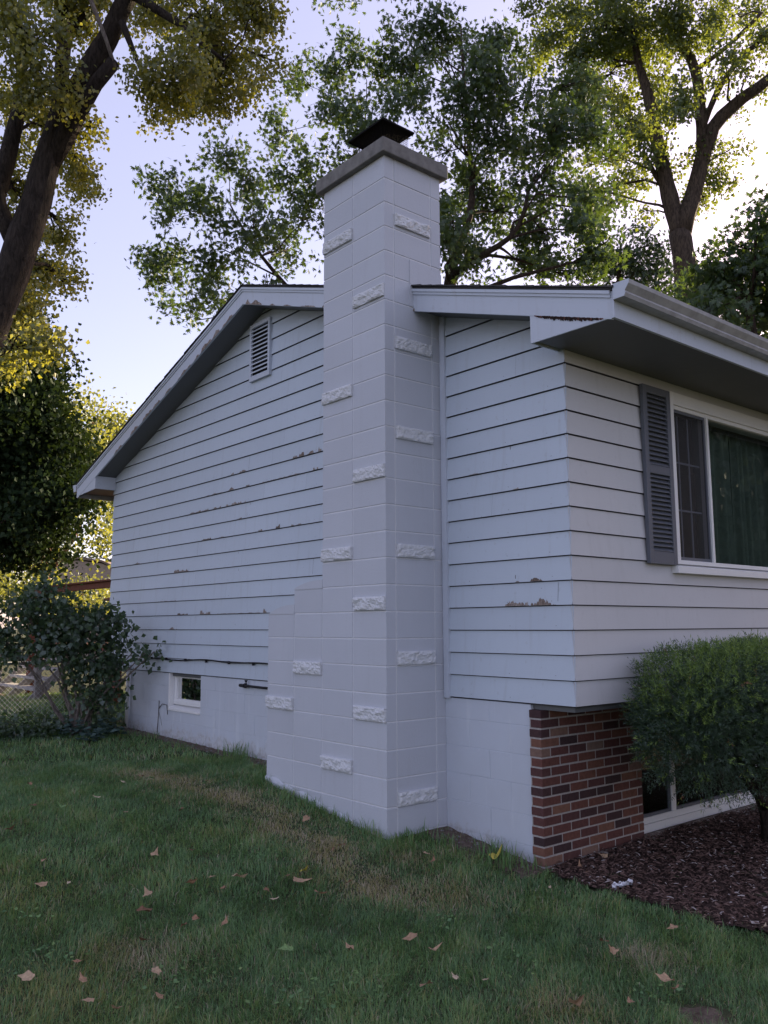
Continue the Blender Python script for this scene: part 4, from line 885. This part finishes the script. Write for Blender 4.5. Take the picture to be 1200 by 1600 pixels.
    limbs = [[(690, 1000, d, .17), (700, 440, d, .115), (712, 400, d, .09), (740, 330, d, .07), (735, 240, d+.4, .05), (725, 140, d+.5, .035), (720, 40, d+.6, .02)],
             [(702, 445, d, .085), (730, 405, d-.2, .07), (780, 385, d-.4, .055), (815, 360, d-.5, .045), (825, 300, d-.5, .03)],
             [(690, 470, d, .08), (600, 420, d+.3, .06), (560, 330, d+.4, .04), (570, 200, d+.4, .02)],
             [(620, 520, d, .08), (500, 500, d+.1, .05), (430, 430, d+.2, .038), (385, 370, d, .026), (360, 320, d, .015)],
             [(430, 430, d+.2, .02), (370, 400, d, .012), (330, 380, d, .008)], [(470, 480, d, .025), (370, 490, d-.2, .015), (310, 500, d-.3, .008)], [(735, 250, d+.3, .03), (700, 190, d, .015)]]
    cl = []
    for (x, y, rx, ry, c) in ((340, 240, 45, 35, 24), (300, 330, 60, 45, 46), (270, 300, 40, 30, 20), (260, 400, 45, 40, 34), (330, 410, 50, 45, 36), (260, 440, 32, 28, 15), (300, 470, 35, 32, 15), (360, 465, 45, 30, 20), (390, 280, 45, 45, 32), (430, 210, 40, 40, 26), (400, 350, 50, 45, 34), (450, 390, 45, 45, 38), (470, 280, 45, 50, 36), (470, 130, 38, 40, 22),
                              (520, 110, 40, 45, 30), (550, 70, 35, 30, 18), (540, 170, 55, 35, 36), (605, 120, 50, 45, 34), (590, 190, 60, 40, 36), (480, 340, 40, 60, 32), (560, 250, 60, 50, 38), (640, 160, 40, 40, 22), (660, 70, 32, 50, 22), (690, 30, 40, 40, 30), (730, 90, 45, 50, 42), (720, 160, 55, 40, 44), (790, 70, 40, 50, 36), (800, 150, 50, 45, 46), (690, 240, 45, 40, 30),
                              (770, 220, 55, 40, 52), (730, 300, 60, 40, 56), (850, 290, 50, 45, 50), (710, 360, 50, 42, 46), (790, 330, 65, 45, 66), (740, 420, 55, 35, 34), (860, 380, 55, 45, 56), (910, 360, 35, 40, 30), (820, 420, 50, 28, 30), (880, 430, 45, 24, 26), (650, 330, 60, 50, 30), (280, 480, 25, 25, 8), (930, 200, 40, 40, 36), (895, 130, 40, 40, 34), (870, 200, 45, 40, 46), (940, 330, 30, 40, 26), (935, 400, 34, 36, 34), (650, 110, 40, 50, 30), (620, 60, 30, 30, 12), (770, 120, 40, 40, 40), (830, 230, 50, 35, 40), (900, 310, 25, 30, 14), (420, 460, 50, 22, 16), (600, -40, 150, 50, 60)):
        cl.append((x, y, d+random.uniform(-1.5, 1.5), rx, ry, c))
    t2, n2 = make_tree('maple_tree', 'dark spreading maple filling the sky behind the chimney and roof', limbs, cl, MT['maple'], MT['bark2'], .094, 'star', per=9, sig=.12, subd=1.95)
    # tall cottonwood on the right
    d = 23
    limbs = [[(1078, 1010, d, .50), (1076, 470, d, .36), (1068, 400, d, .31), (1062, 365, d, .30)],
             [(1062, 372, d, .24), (1046, 310, d, .22), (1032, 240, d, .19), (1015, 160, d, .16), (998, 98, d, .11), (985, 30, d, .06)],
             [(1064, 368, d, .25), (1082, 310, d, .22), (1095, 255, d, .20), (1104, 220, d, .19), (1125, 180, d, .17), (1160, 155, d, .16), (1210, 120, d, .13), (1270, 60, d, .09)],
             [(1098, 240, d, .15), (1096, 180, d, .15), (1088, 110, d, .14), (1070, 75, d, .12), (1050, 55, d, .09), (1020, 10, d, .05)],
             [(1100, 195, d, .08), (1125, 130, d, .08), (1170, 75, d, .07), (1220, 40, d, .05)], [(1086, 110, d, .07), (1130, 80, d, .06), (1190, 20, d, .05)], [(1035, 290, d, .07), (1015, 260, d, .06), (1005, 235, d, .04)], [(1030, 270, d, .04), (980, 250, d, .02)], [(1050, 60, d-.3, .03), (1070, 10, d-.5, .02)]]
    cl = []
    for (x, y, rx, ry, c) in ((880, 20, 50, 40, 50), (940, 40, 60, 50, 80), (1000, 50, 60, 45, 70), (890, 90, 55, 45, 60), (950, 120, 60, 50, 80), (1010, 150, 40, 50, 40), (900, 160, 50, 40, 50), (960, 200, 50, 40, 55), (1000, 230, 30, 36, 26), (930, 250, 36, 30, 22), (980, 270, 35, 26, 20), (920, 300, 30, 36, 20), (950, 300, 30, 26, 14), (1060, 60, 50, 50, 45), (1100, 30, 60, 45, 50), (1150, 20, 50, 40, 40),
                              (1190, 50, 40, 40, 24), (1060, 130, 30, 40, 22), (1130, 90, 30, 40, 16), (1050, 190, 22, 40, 16), (1110, 130, 30, 20, 8), (1110, 250, 30, 22, 16), (1120, 285, 26, 26, 18), (1105, 315, 28, 22, 16), (1140, 235, 20, 14, 5), (1160, 110, 30, 14, 6), (1195, 130, 20, 20, 6), (1000, -30, 200, 50, 130), (850, 60, 40, 50, 36), (1050, 250, 16, 30, 6), (1010, 330, 20, 14, 4), (1150, 180, 16, 10, 2)):
        cl.append((x, y, d+random.uniform(-1.8, 1.8), rx, ry, c))
    make_tree('cottonwood_tree', 'tall forked cottonwood standing behind the right end of the roof', limbs, cl, MT['cotton'], MT['bark4'], .105, 'round', per=20, sig=.16, subd=1.7)
    # lower trees at the roof line
    d = 24
    make_tree('young_tree', 'small dark tree showing above the gutter right of the maple', [[(960, 1010, d+4, .16), (965, 470, d+4, .1), (970, 380, d+4, .04)]], [(x, y, d+4+random.uniform(-1, 1), rx, ry, c) for (x, y, rx, ry, c) in ((960, 400, 40, 30, 36), (1000, 400, 36, 34, 32), (1020, 430, 30, 26, 28), (970, 440, 50, 22, 44), (1035, 380, 18, 24, 12), (1030, 470, 40, 22, 40), (930, 350, 16, 28, 10), (985, 355, 12, 22, 8))], MT['deepgreen'], MT['bark2'], .13, 'star', per=9, sig=.22, subd=2.2)
    d = 14
    make_tree('dense_tree', 'dense dark green tree rising behind the gutter at the right edge', [[(1190, 1010, d, .16), (1180, 560, d, .1), (1170, 470, d, .05)]], [(x, y, d+random.uniform(-.8, .8), rx, ry, c) for (x, y, rx, ry, c) in ((1190, 350, 30, 25, 20), (1180, 400, 45, 32, 46), (1130, 420, 45, 26, 40), (1110, 450, 45, 24, 34), (1170, 460, 55, 40, 70), (1200, 500, 60, 40, 60), (1110, 490, 60, 24, 40), (1230, 420, 50, 60, 70), (1150, 385, 20, 16, 8), (1060, 455, 24, 14, 8))], MT['maple'], MT['bark2'], .10, 'star', per=10, sig=.15, subd=1.6)
    # street trees across the front yard, seen only in the window glass
    for i, (x, y) in enumerate(((14, -8.8), (18.5, -8.2), (22, -12), (26, -9.5), (17, -13))):
        c = np.array([x, y, 5.0]); p = c-CAM; dist_ = math.hypot(p[0], p[1])
        root = props(empty('street_tree', (x, y, -.1)), ('nearest', 'second nearest', 'third', 'farthest', 'rightmost')[i]+' front yard tree seen only as a reflection in the picture window', 'tree', 'trees mirrored in the picture window')
        mb = MB(); mb.tube([(0, 0, 0), (.1, 0, 2), (0, .1, 4.5), (.1, 0, 6.5)], [.28, .22, .16, .06], 10, rough=.15); mb.build('trunk', MT['bark'], root, smooth=True)
        tips = np.concatenate([np.array([random.uniform(-2.8, 2.8), random.uniform(-2.4, 2.4), random.uniform(1.6, 8.2)])+unit(rng.normal(0, 1, (26, 3)))*rng.uniform(0, 1.1, (26, 1)) for _ in range(22)])
        V, F, A = foliage(tips, .22, 'round', .32, 32); mesh_np('crown', V, F, MT['mirrored'], root, attr=A)

# ------------------------------------------------------------------ trimmed yew
yc = np.array([2.12, -1.78, .86]); RX, RY, RZ = 1.22, .50, .48
yew = props(empty('trimmed_yew', (2.42, -1.60, float(gz(2.42, -1.6)))), 'rounded clipped yew shrub with bright tips on twisted bare stems in the mulch bed', 'shrub')
off = np.array(yew.location)
n = 17000
u = unit(rng.normal(0, 1, (n, 3))); pw_ = 3.3
rr = (np.abs(u[:, 0])**pw_+np.abs(u[:, 1])**pw_+np.abs(u[:, 2])**pw_)**(-1/pw_)
rad = rr*np.where(rng.random(n) < .72, rng.uniform(.90, 1.03, n), rng.uniform(.55, .92, n))
lump = 1+.10*lownoise(u[:, 0]*3, u[:, 1]*3+u[:, 2]*4, 3.1)+.05*lownoise(u[:, 0]*9, u[:, 2]*9+u[:, 1]*5, 3.0)
P = yc+u*rad[:, None]*lump[:, None]*np.array([RX, RY, RZ])
# ragged underside: lower sprigs thin out and droop, the top stays clipped
low = np.clip((yc[2]-.12-P[:, 2])/.4, 0, 1); keep = rng.random(n) > low*1.15; P, u, low = P[keep], u[keep], low[keep]; P[:, 1] = np.minimum(P[:, 1], YF-.02)
P[:, 2] -= low*rng.random(len(P))*.12; n = len(P)
out = unit(u/np.array([RX, RY, RZ])); D = unit(out+rng.normal(0, .45, (n, 3))+np.array([0, 0, .25])*(1-2.4*low[:, None]))
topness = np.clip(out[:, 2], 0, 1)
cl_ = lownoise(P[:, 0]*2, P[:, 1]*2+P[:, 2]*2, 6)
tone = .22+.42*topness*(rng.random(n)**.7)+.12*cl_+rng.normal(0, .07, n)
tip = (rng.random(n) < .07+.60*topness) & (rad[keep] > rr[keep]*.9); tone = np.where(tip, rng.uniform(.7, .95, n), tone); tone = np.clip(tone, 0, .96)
br_c = at(1035, 1110, 6.55); dist_b = np.linalg.norm((P-br_c)*np.array([1, .35, 1]), axis=1); tone = np.where((dist_b < .055), 1.0, tone)
tone = np.where(rng.random(n) < .006, 1.0, tone)
Vs = []; Fs = []; As = []; o = 0
nn = 12
for k in range(nn):
    t_ = k/nn; Lsp = rng.uniform(.045, .085, n)
    a = rng.normal(0, 1, (n, 3)); s_ = unit(np.cross(D, a)); nd = unit(D*.75+s_*(1 if k < nn-2 else .15)); base = P+D*(Lsp*t_)[:, None]
    Nn = unit(np.cross(nd, rng.normal(0, 1, (n, 3)))); S = np.cross(nd, Nn)
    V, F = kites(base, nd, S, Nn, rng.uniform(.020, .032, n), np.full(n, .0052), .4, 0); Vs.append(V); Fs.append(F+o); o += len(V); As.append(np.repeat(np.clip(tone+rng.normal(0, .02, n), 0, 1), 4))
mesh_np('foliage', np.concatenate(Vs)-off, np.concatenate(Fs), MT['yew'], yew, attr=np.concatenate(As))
# bulk of inner twigs keeps the shrub opaque
n = 9000; u = unit(rng.normal(0, 1, (n, 3)))*rng.uniform(.35, .90, (n, 1)); P = yc+u*np.array([RX, RY, RZ])*.98; P = P[(P[:, 2] > .50)]; n = len(P); D, S, Nn = frames(n, 0)
V, F = kites(P, D, S, Nn, rng.uniform(.04, .08, n), np.full(n, .035), .5, .05); mesh_np('inner_foliage', V-off, F, MT['deepgreen'], yew, attr=np.repeat(rng.random(n)*.5, 4))
mb = MB(); zg = float(gz(2.42, -1.6))
def stem(p0, pts, r0, r1): 
    path = [np.array(p0)]+[np.array(p) for p in pts]; P2 = []
    for i in range(len(path)-1):
        for j in range(4): t_ = j/4; P2.append(path[i]*(1-t_)+path[i+1]*t_+rng.normal(0, r0*.12, 3))
    P2.append(path[-1]); mb.tube(np.array(P2)-off, np.linspace(r0, r1, len(P2)), 8, rough=.3)
stem((2.42, -1.62, zg-.05), [(2.36, -1.62, .12), (2.15, -1.65, .35), (1.95, -1.7, .7)], .055, .03)
stem((2.44, -1.60, zg-.05), [(2.48, -1.58, .15), (2.42, -1.6, .4), (2.5, -1.7, .8)], .06, .03)
stem((2.50, -1.66, zg-.05), [(2.55, -1.72, .1), (2.52, -1.8, .35), (2.6, -1.85, .7)], .028, .02)
stem((2.30, -1.66, .15), [(2.0, -1.7, .36), (1.6, -1.7, .6)], .03, .015); stem((2.46, -1.60, .2), [(2.7, -1.7, .4), (3.0, -1.75, .65)], .03, .015)
for _ in range(60):
    p0 = (2.40+random.uniform(-.35, .5), -1.68+random.uniform(-.2, .15), random.uniform(.3, .55)); stem(p0, [(p0[0]+random.uniform(-.4, .4), p0[1]+random.uniform(-.25, .2), p0[2]+random.uniform(-.02, .2))], .006, .003)
mb.build('trunk', MT['bark'], yew, smooth=True)

# ------------------------------------------------------------------ shrub beside the fence, ground plants
def shrub(name, label, bx, by, blobs, L, cnt, mat, style, stems, cat='shrub', sig=.07, per=8):
    root = props(empty(name, (bx, by, float(gz(bx, by)))), label, cat); off = np.array(root.location)
    tips = []; mb = MB()
    for (px, py, ds, rx, ry, c) in blobs:
        c0 = at(px, py, ds); u = unit(rng.normal(0, 1, (c, 3)))*rng.uniform(.15, 1, (c, 1))**.5
        p = c0+u[:, :1]*rt*rx*ds/FPX+u[:, 1:2]*up*ry*ds/FPX+u[:, 2:]*fw*(rx+ry)*.5*ds/FPX; p = p[(p[:, 0] < .52) | (p[:, 1] > 6.7)]; tips.append(p)
        j = random.choice(stems); s0 = np.array([bx+j[0]*.1, by+j[1]*.1, off[2]])
        m_ = s0*.5+c0*.5+np.array([0, 0, .12]); mb.tube([s0-off, (s0+m_)/2+rng.normal(0, .03, 3)-off, m_-off, c0-off], [.02, .016, .012, .006], 6, cap=False, rough=.2)
        for q in p[::3]: mb.tube([c0-off, (c0+q)/2+rng.normal(0, .02, 3)-off, q-off], [.005, .004, .002], 4, cap=False)
    tips = np.concatenate(tips); V, F, A = foliage(tips, L, style, sig, per); ok = V[:, 2] > 0
    mesh_np('foliage', V-off, F, mat, root, attr=A); mb.build('stems', MT['deadwood'], root, smooth=True); return root
bs = ground_at(140, 1150)
ds = math.hypot(bs[0]-CAM[0], bs[1]-CAM[1])
blobs = [(70, 935, ds, 36, 22, 24), (110, 962, ds, 40, 26, 34), (40, 960, ds, 36, 28, 28), (150, 975, ds, 36, 28, 32), (170, 985, ds, 24, 28, 22), (110, 990, ds, 50, 32, 48), (50, 1010, ds, 48, 26, 40), (10, 1005, ds, 26, 26, 20), (140, 1030, ds, 42, 30, 40), (172, 1025, ds, 16, 22, 10), (165, 1070, ds, 30, 30, 26), (120, 1065, ds, 22, 28, 14), (205, 1022, ds-.1, 14, 12, 5), (225, 1022, ds-.3, 14, 7, 4), (241, 1018, ds-.4, 7, 6, 2), (160, 1100, ds, 26, 22, 14), (70, 918, ds, 20, 10, 8), (-20, 980, ds, 30, 36, 20)]
shrub('viburnum_shrub', 'broad leaved green shrub beside the chain link fence at the house corner', float(bs[0])-.08, float(bs[1])+.1, blobs, .075, 0, MT['viburnum'], 'round', [(0, 0), (.6, .4), (-.5, .6), (1, -.3)], per=12, sig=.085)
def hosta(px, py, r_, n_, lab):
    b = ground_at(px, py); root = props(empty('hosta', tuple(map(float, b))), lab, 'plant', 'blue green plants at the foot of the shrub'); P = rng.normal(0, .3, (n_, 3))*r_; P[:, 2] = np.abs(rng.normal(0, .35, n_))*r_*.8+.03
    an = rng.uniform(0, 6.28, n_); D = unit(np.stack([np.cos(an), np.sin(an), rng.uniform(-.5, .3, n_)], -1)); Nn = unit(np.array([0, 0, 1.])+rng.normal(0, .35, (n_, 3))); S = unit(np.cross(Nn, D)); Nn = np.cross(D, S)
    V, F = kites(P, D, S, Nn, rng.uniform(.07, .12, n_), rng.uniform(.05, .08, n_), .4, .08); mesh_np('leaves', V, F, MT['hosta'], root, attr=np.repeat(rng.random(n_), 4))
hosta(115, 1152, .30, 70, 'leftmost blue green leafy plant at the foot of the shrub'); hosta(142, 1160, .26, 70, 'front blue green leafy plant below the leaning stem of the shrub'); hosta(172, 1152, .30, 80, 'rightmost blue green leafy plant between the shrub and the house corner')
# ivy and weeds below the fence
n = 5200; x = rng.uniform(-3.6, .5, n); y = 6.05+rng.normal(0, .22, n)+.1*np.sin(x*4); z = gz(x, y)+np.abs(rng.normal(0, .13, n)); ok = x < .5; P = np.stack([x, y, z], -1)
D, S, Nn = frames(n, .8); V, F = kites(P, D, S, Nn, rng.uniform(.04, .08, n), rng.uniform(.035, .06, n), .4, .06)
props(mesh_np('ground_cover', V, F, MT['viburnum'], attr=np.repeat(rng.random(n)*.6, 4)), 'dark leafy ground cover growing under the chain link fence', 'ground cover', kind='stuff')

# ------------------------------------------------------------------ chain link fence
fence = props(empty('chain_link_fence', (-1.0, 6.4, .2)), 'low chain link fence with a round top rail behind the shrub', 'fence'); fo = np.array((-1.0, 6.4, .2))
def rel(p, o): return tuple(np.array(p)-o)
ZF = 1.055
mb = MB(); mb.tube([rel((-6, 6.4, ZF-.03), fo), rel((-2.5, 6.4, ZF-.01), fo), rel((.58, 6.4, ZF+.02), fo)], .021, 10); mb.build('top_rail', MT['galv'], fence, smooth=True)
for x in (-5.6, -3.0, -.62+1.1): 
    mb = MB(); mb.tube([rel((x, 6.4, .1), fo), rel((x, 6.4, ZF+.03), fo)], .028, 10); mb.tube([rel((x, 6.4, ZF+.03), fo), rel((x, 6.4, ZF+.07), fo)], [.034, .008], 10); mb.build('post', MT['galv'], fence, smooth=True)
mb = MB(); s_ = .062; x = -6.0; H = ZF-.22
while x < .56:
    for sg in (1, -1):
        xa, xb = x, x+sg*H
        lo, hi = (max(xa, -6), min(xb, .56)) if sg > 0 else (max(xb, -6), min(xa, .56))
        if hi-lo < .02: continue
        f = lambda q: .21+(q-xa)*sg
        mb.tube([rel((lo, 6.4+.003*sg, f(lo)), fo), rel((hi, 6.4+.003*sg, f(hi)), fo)], .0018, 3, cap=False)
    x += s_
x = -6.0+.031
mb.build('wire_mesh', MT['galv'], fence)

# ------------------------------------------------------------------ deck and stairs behind the house
dk = props(empty('deck', (.9, 8, .2)), 'raised wooden deck with reddish railing and grey steps behind the house corner', 'deck'); do = np.array((.9, 8, .2))
def dbox(name, mat, *b, a=.5):
    mb = MB(); mb.box(b[0]-do[0], b[1]-do[0], b[2]-do[1], b[3]-do[1], b[4]-do[2], b[5]-do[2], a); return mb.build(name, mat, dk, bevel=.004)
dbox('railing', MT['redwood'], 1.36, 1.44, 6.66, 12.2, 2.14, 2.24)
dbox('top_board', MT['redwood'], 1.30, 1.50, 6.66, 12.3, 2.241, 2.27)
dbox('post', MT['redwood'], 1.33, 1.47, 12.2, 12.34, .2, 2.14); dbox('post', MT['redwood'], 1.7, 1.82, 9.0, 9.12, .2, 1.95); dbox('deck_floor', MT['redwood'], 1.75, 5.6, 6.65, 12.3, 1.10, 1.20)
dbox('bench_rail', MT['redwood'], 1.7, 2.4, 8.6, 9.6, 1.951, 2.0)
dbox('post', MT['redwood'], 4.9, 5.03, 12.1, 12.23, .2, 2.1)
st = empty('stairs', (0, 0, 0), dk)
def sbox(name, mat, *b, a=.5):
    mb = MB(); mb.box(b[0]-do[0], b[1]-do[0], b[2]-do[1], b[3]-do[1], b[4]-do[2], b[5]-do[2], a); return mb.build(name, mat, st, bevel=.003)
# steps climb towards +x
for k in range(4): sbox('step', MT['greywood'], 1.02+.2*k, 1.30+.2*k, 10.9, 13.0, .385+.165*k, .425+.165*k, a=.95)
for y in (10.86, 12.0, 13.0):
    mb = MB(); mb.prism([rel((.85, y, .2), do), rel((1.06, y, .2), do), rel((1.86, y, 1.0), do), rel((1.66, y, 1.0), do)], (0, .045, 0)); mb.build('stringer', MT['greywood'], st)
for y in (10.76, 13.06): sbox('newel_post', MT['greywood'], 1.0, 1.1, y, y+.1, .15, 1.15, a=.3)
sbox('foot_board', MT['redwood'], .7, 1.0, 10.8, 13.1, .2, .24)

# neighbour's shed
sh0 = at(125, 905, 38); shed = props(empty('shed', (float(sh0[0]), float(sh0[1]), .2)), 'neighbouring tan outbuilding with a low clipped gable beyond the deck rail', 'shed')
U = rt*1.0; U = U/np.linalg.norm(U); Wd = np.array([fw[0], fw[1], 0]); Wd /= np.linalg.norm(Wd)
def sp(u_, z, w_=0): return tuple(U*u_+Wd*w_+np.array([0, 0, z-.2]))
mb = MB(); mb.prism([sp(-1.5, .2), sp(1.9, .2), sp(1.9, 3.7), sp(.9, 4.15), sp(-.2, 4.28), sp(-.9, 4.15), sp(-1.5, 3.55)], tuple(Wd*5)); mb.build('wall', MT['shedwall'], shed)
mb = MB(); 
for (a_, b_) in (((-1.7, 3.45), (-.9, 4.2)), ((-.9, 4.2), (-.2, 4.33)), ((-.2, 4.33), (.9, 4.2)), ((.9, 4.2), (2.3, 3.55))):
    mb.hexa([sp(a_[0], a_[1], -.12), sp(b_[0], b_[1], -.12), sp(b_[0], b_[1], 5.2), sp(a_[0], a_[1], 5.2), sp(a_[0], a_[1]+.09, -.12), sp(b_[0], b_[1]+.09, -.12), sp(b_[0], b_[1]+.09, 5.2), sp(a_[0], a_[1]+.09, 5.2)])
mb.build('roof', MT['shedroof'], shed)
# overhead line
p0, p1 = at(-200, 832, 20), at(420, 872, 20)
mb = MB(); o_ = (p0+p1)/2; mb.tube([p0*(1-t_)+p1*t_-o_-np.array([0, 0, .25*4*t_*(1-t_)]) for t_ in np.linspace(0, 1, 14)], .008, 5)
uw = mb.build('utility_wire', MT['galv']); uw.location = tuple(o_); props(uw, 'thin overhead line crossing in front of the sunlit tree at the left', 'wire')

# ------------------------------------------------------------------ litter
mb = MB(); pp = ground_at(973, 1389); N1, N2 = 14, 8; V = []
for j in range(N2):
    for i in range(N1):
        u_, v_ = i/(N1-1)-.5, j/(N2-1)-.5; ww = .05+.02*math.sin(i*1.3)
        q = rt*(u_*.16)+Wd*(v_*ww*1.6)+rt*v_*.01; V.append((q[0]+Wd[0]*u_*.10, q[1]+Wd[1]*u_*.10, .03+.014*noise.noise(Vector((i*.6, j*.7, 1)))+.01*noise.noise(Vector((i*1.7, j*1.9, 5)))+.008*math.cos(j*2.2)))
F = [(j*N1+i, j*N1+i+1, (j+1)*N1+i+1, (j+1)*N1+i) for j in range(N2-1) for i in range(N1-1)]
o = mesh_np('paper_scrap', V, F, MT['paper'], attr=[.5]*len(V)); o.location = tuple(map(float, pp)); props(o, 'crumpled white paper scrap lying on the dark mulch', 'litter')

LV = [(17, 1196, 1, .3), (46, 1236, .8, .4), (152, 1257, .9, .75), (97, 1272, 1, 1), (52, 1270, 1, .1), (192, 1232, .7, .8), (235, 1226, .9, 1), (220, 1223, 1, .3), (12, 1310, 1, .1), (284, 1277, 1, .15), (325, 1230, .7, .4), (196, 1281, .6, .6), (240, 1350, 1.1, .6), (300, 1342, .9, .05), (330, 1385, .7, .55),
      (296, 1395, 1, .3), (371, 1385, 1.4, .7), (349, 1402, .6, .3), (230, 1414, 1.2, .6), (67, 1397, .9, .5), (107, 1395, .5, .8), (450, 1382, 1, .15), (467, 1390, 1.5, .5), (474, 1375, .9, .9), (431, 1420, .8, .75), (497, 1410, 1.1, .35), (416, 1406, .8, .1), (543, 1394, 1, .3), (222, 1440, 1.3, .1), (229, 1487, 1.2, .05),
      (305, 1452, .8, .3), (286, 1464, .8, .1), (350, 1460, .8, .4), (450, 1501, 1.1, 1), (547, 1501, .9, .45), (43, 1547, 1.1, .65), (129, 1551, .8, .4), (243, 1536, 1.0, .6), (247, 1576, 1.1, .45), (139, 1584, .8, .55), (180, 1597, 1, .4), (122, 1521, .6, .3), (522, 1340, .8, .15), (536, 1333, .7, .3), (479, 1290, 1.1, .45), (68, 1359, .7, .5),
      (666, 1346, .9, .6), (676, 1359, .8, .2), (775, 1351, 1.6, .88), (645, 1481, 1.1, .45), (676, 1502, .9, .5), (666, 1559, 1.3, .4), (712, 1547, .6, .75), (899, 1592, 1.4, .45), (944, 1488, 1.0, .15), (957, 1503, 1.1, .55), (1055, 1466, .9, .5), (1045, 1552, 1.2, .55), (1057, 1565, .8, .35), (986, 1586, .7, .4), (759, 1551, .6, .7), (860, 1401, .4, .78), (907, 1362, .8, .4), (945, 1345, .9, .6), (918, 1370, .7, .3), (1195, 1465, .6, .75)]
def col_name(v): return 'dark brown' if v < .2 else 'reddish tan' if v < .38 else 'tan' if v < .58 else 'pale beige' if v < .83 else 'yellow' if v < .95 else 'pale green'
def where(px, py):
    row = ('on the farthest lawn' if py < 1250 else 'on the far lawn' if py < 1320 and px < 420 else 'on the dry straw strip' if py < 1345 and px < 600 else 'on the mid lawn' if py < 1430 else 'on the near lawn' if py < 1530 else 'at the bottom edge of the lawn')
    if px > 880 and py < 1400: row = 'on the mulch'
    colm = ('at the left photo edge', 'below the far shrub', 'below the small window', 'left of the chimney base', "below the chimney's left edge", "below the chimney's middle", "below the chimney's near corner", 'below the painted block wall', 'below the brick corner', 'below the bare brick', 'below the basement window', 'near the right photo edge')[min(11, int(px//100))]
    return row+', '+colm
used = {}
for idx, (px, py, s_, v_) in enumerate(LV):
    p = ground_at(px, py); hl = .052 if px < 880 or py > 1420 else .030
    nP = 16; V = [(0, 0, .006)]; cr_ = random.uniform(.15, .6); ca = random.uniform(0, 3.14); big = .035*s_
    for k in range(nP):
        a = 2*math.pi*k/nP; rr_ = big*(1-.28*abs(math.sin(a*.5+.2)))*(1+.16*math.cos(5*a)+random.uniform(-.07, .07)); 
        if k == 0: rr_ *= 1.35
        x, y = rr_*math.cos(a), rr_*.8*math.sin(a); q = x*math.cos(ca)+y*math.sin(ca); V.append((x, y, cr_*q*q/big*1.4+random.uniform(0, .004)))
    V.append((-big*1.5, .001, .012)); V.append((-big*1.5, -.001, .012))
    F = [(0, k+1, (k+1) % nP+1) for k in range(nP)]+[(nP//2+1, nP+1, nP+2)]
    o = mesh_np('fallen_leaf', V, F, MT['dryleaf'], attr=[min(1, max(0, v_+random.uniform(-.03, .03)))]*len(V))
    o.location = (float(p[0]), float(p[1]), float(p[2])+hl); o.rotation_euler = (random.uniform(-.45, .45)-.15, random.uniform(-.4, .4), random.uniform(0, 6.28))
    size = 'tiny' if s_ < .65 else 'small' if s_ < .95 else 'medium' if s_ < 1.25 else 'large'
    lab = f'{size} {col_name(v_)} leaf {where(px, py)}'
    if lab in used: lab = lab.replace(' leaf ', ' curled leaf ')
    if lab in used: lab = lab.replace(' curled leaf ', ' creased leaf ')
    if len(lab.split()) > 16: lab = lab.replace(' leaf', '', 1).replace('painted ', '').replace('near corner', 'corner')
    used[lab] = 1
    props(o, lab, 'leaf', 'fallen leaves on the lawn')
print('SCENE BUILT objects', len(bpy.data.objects))
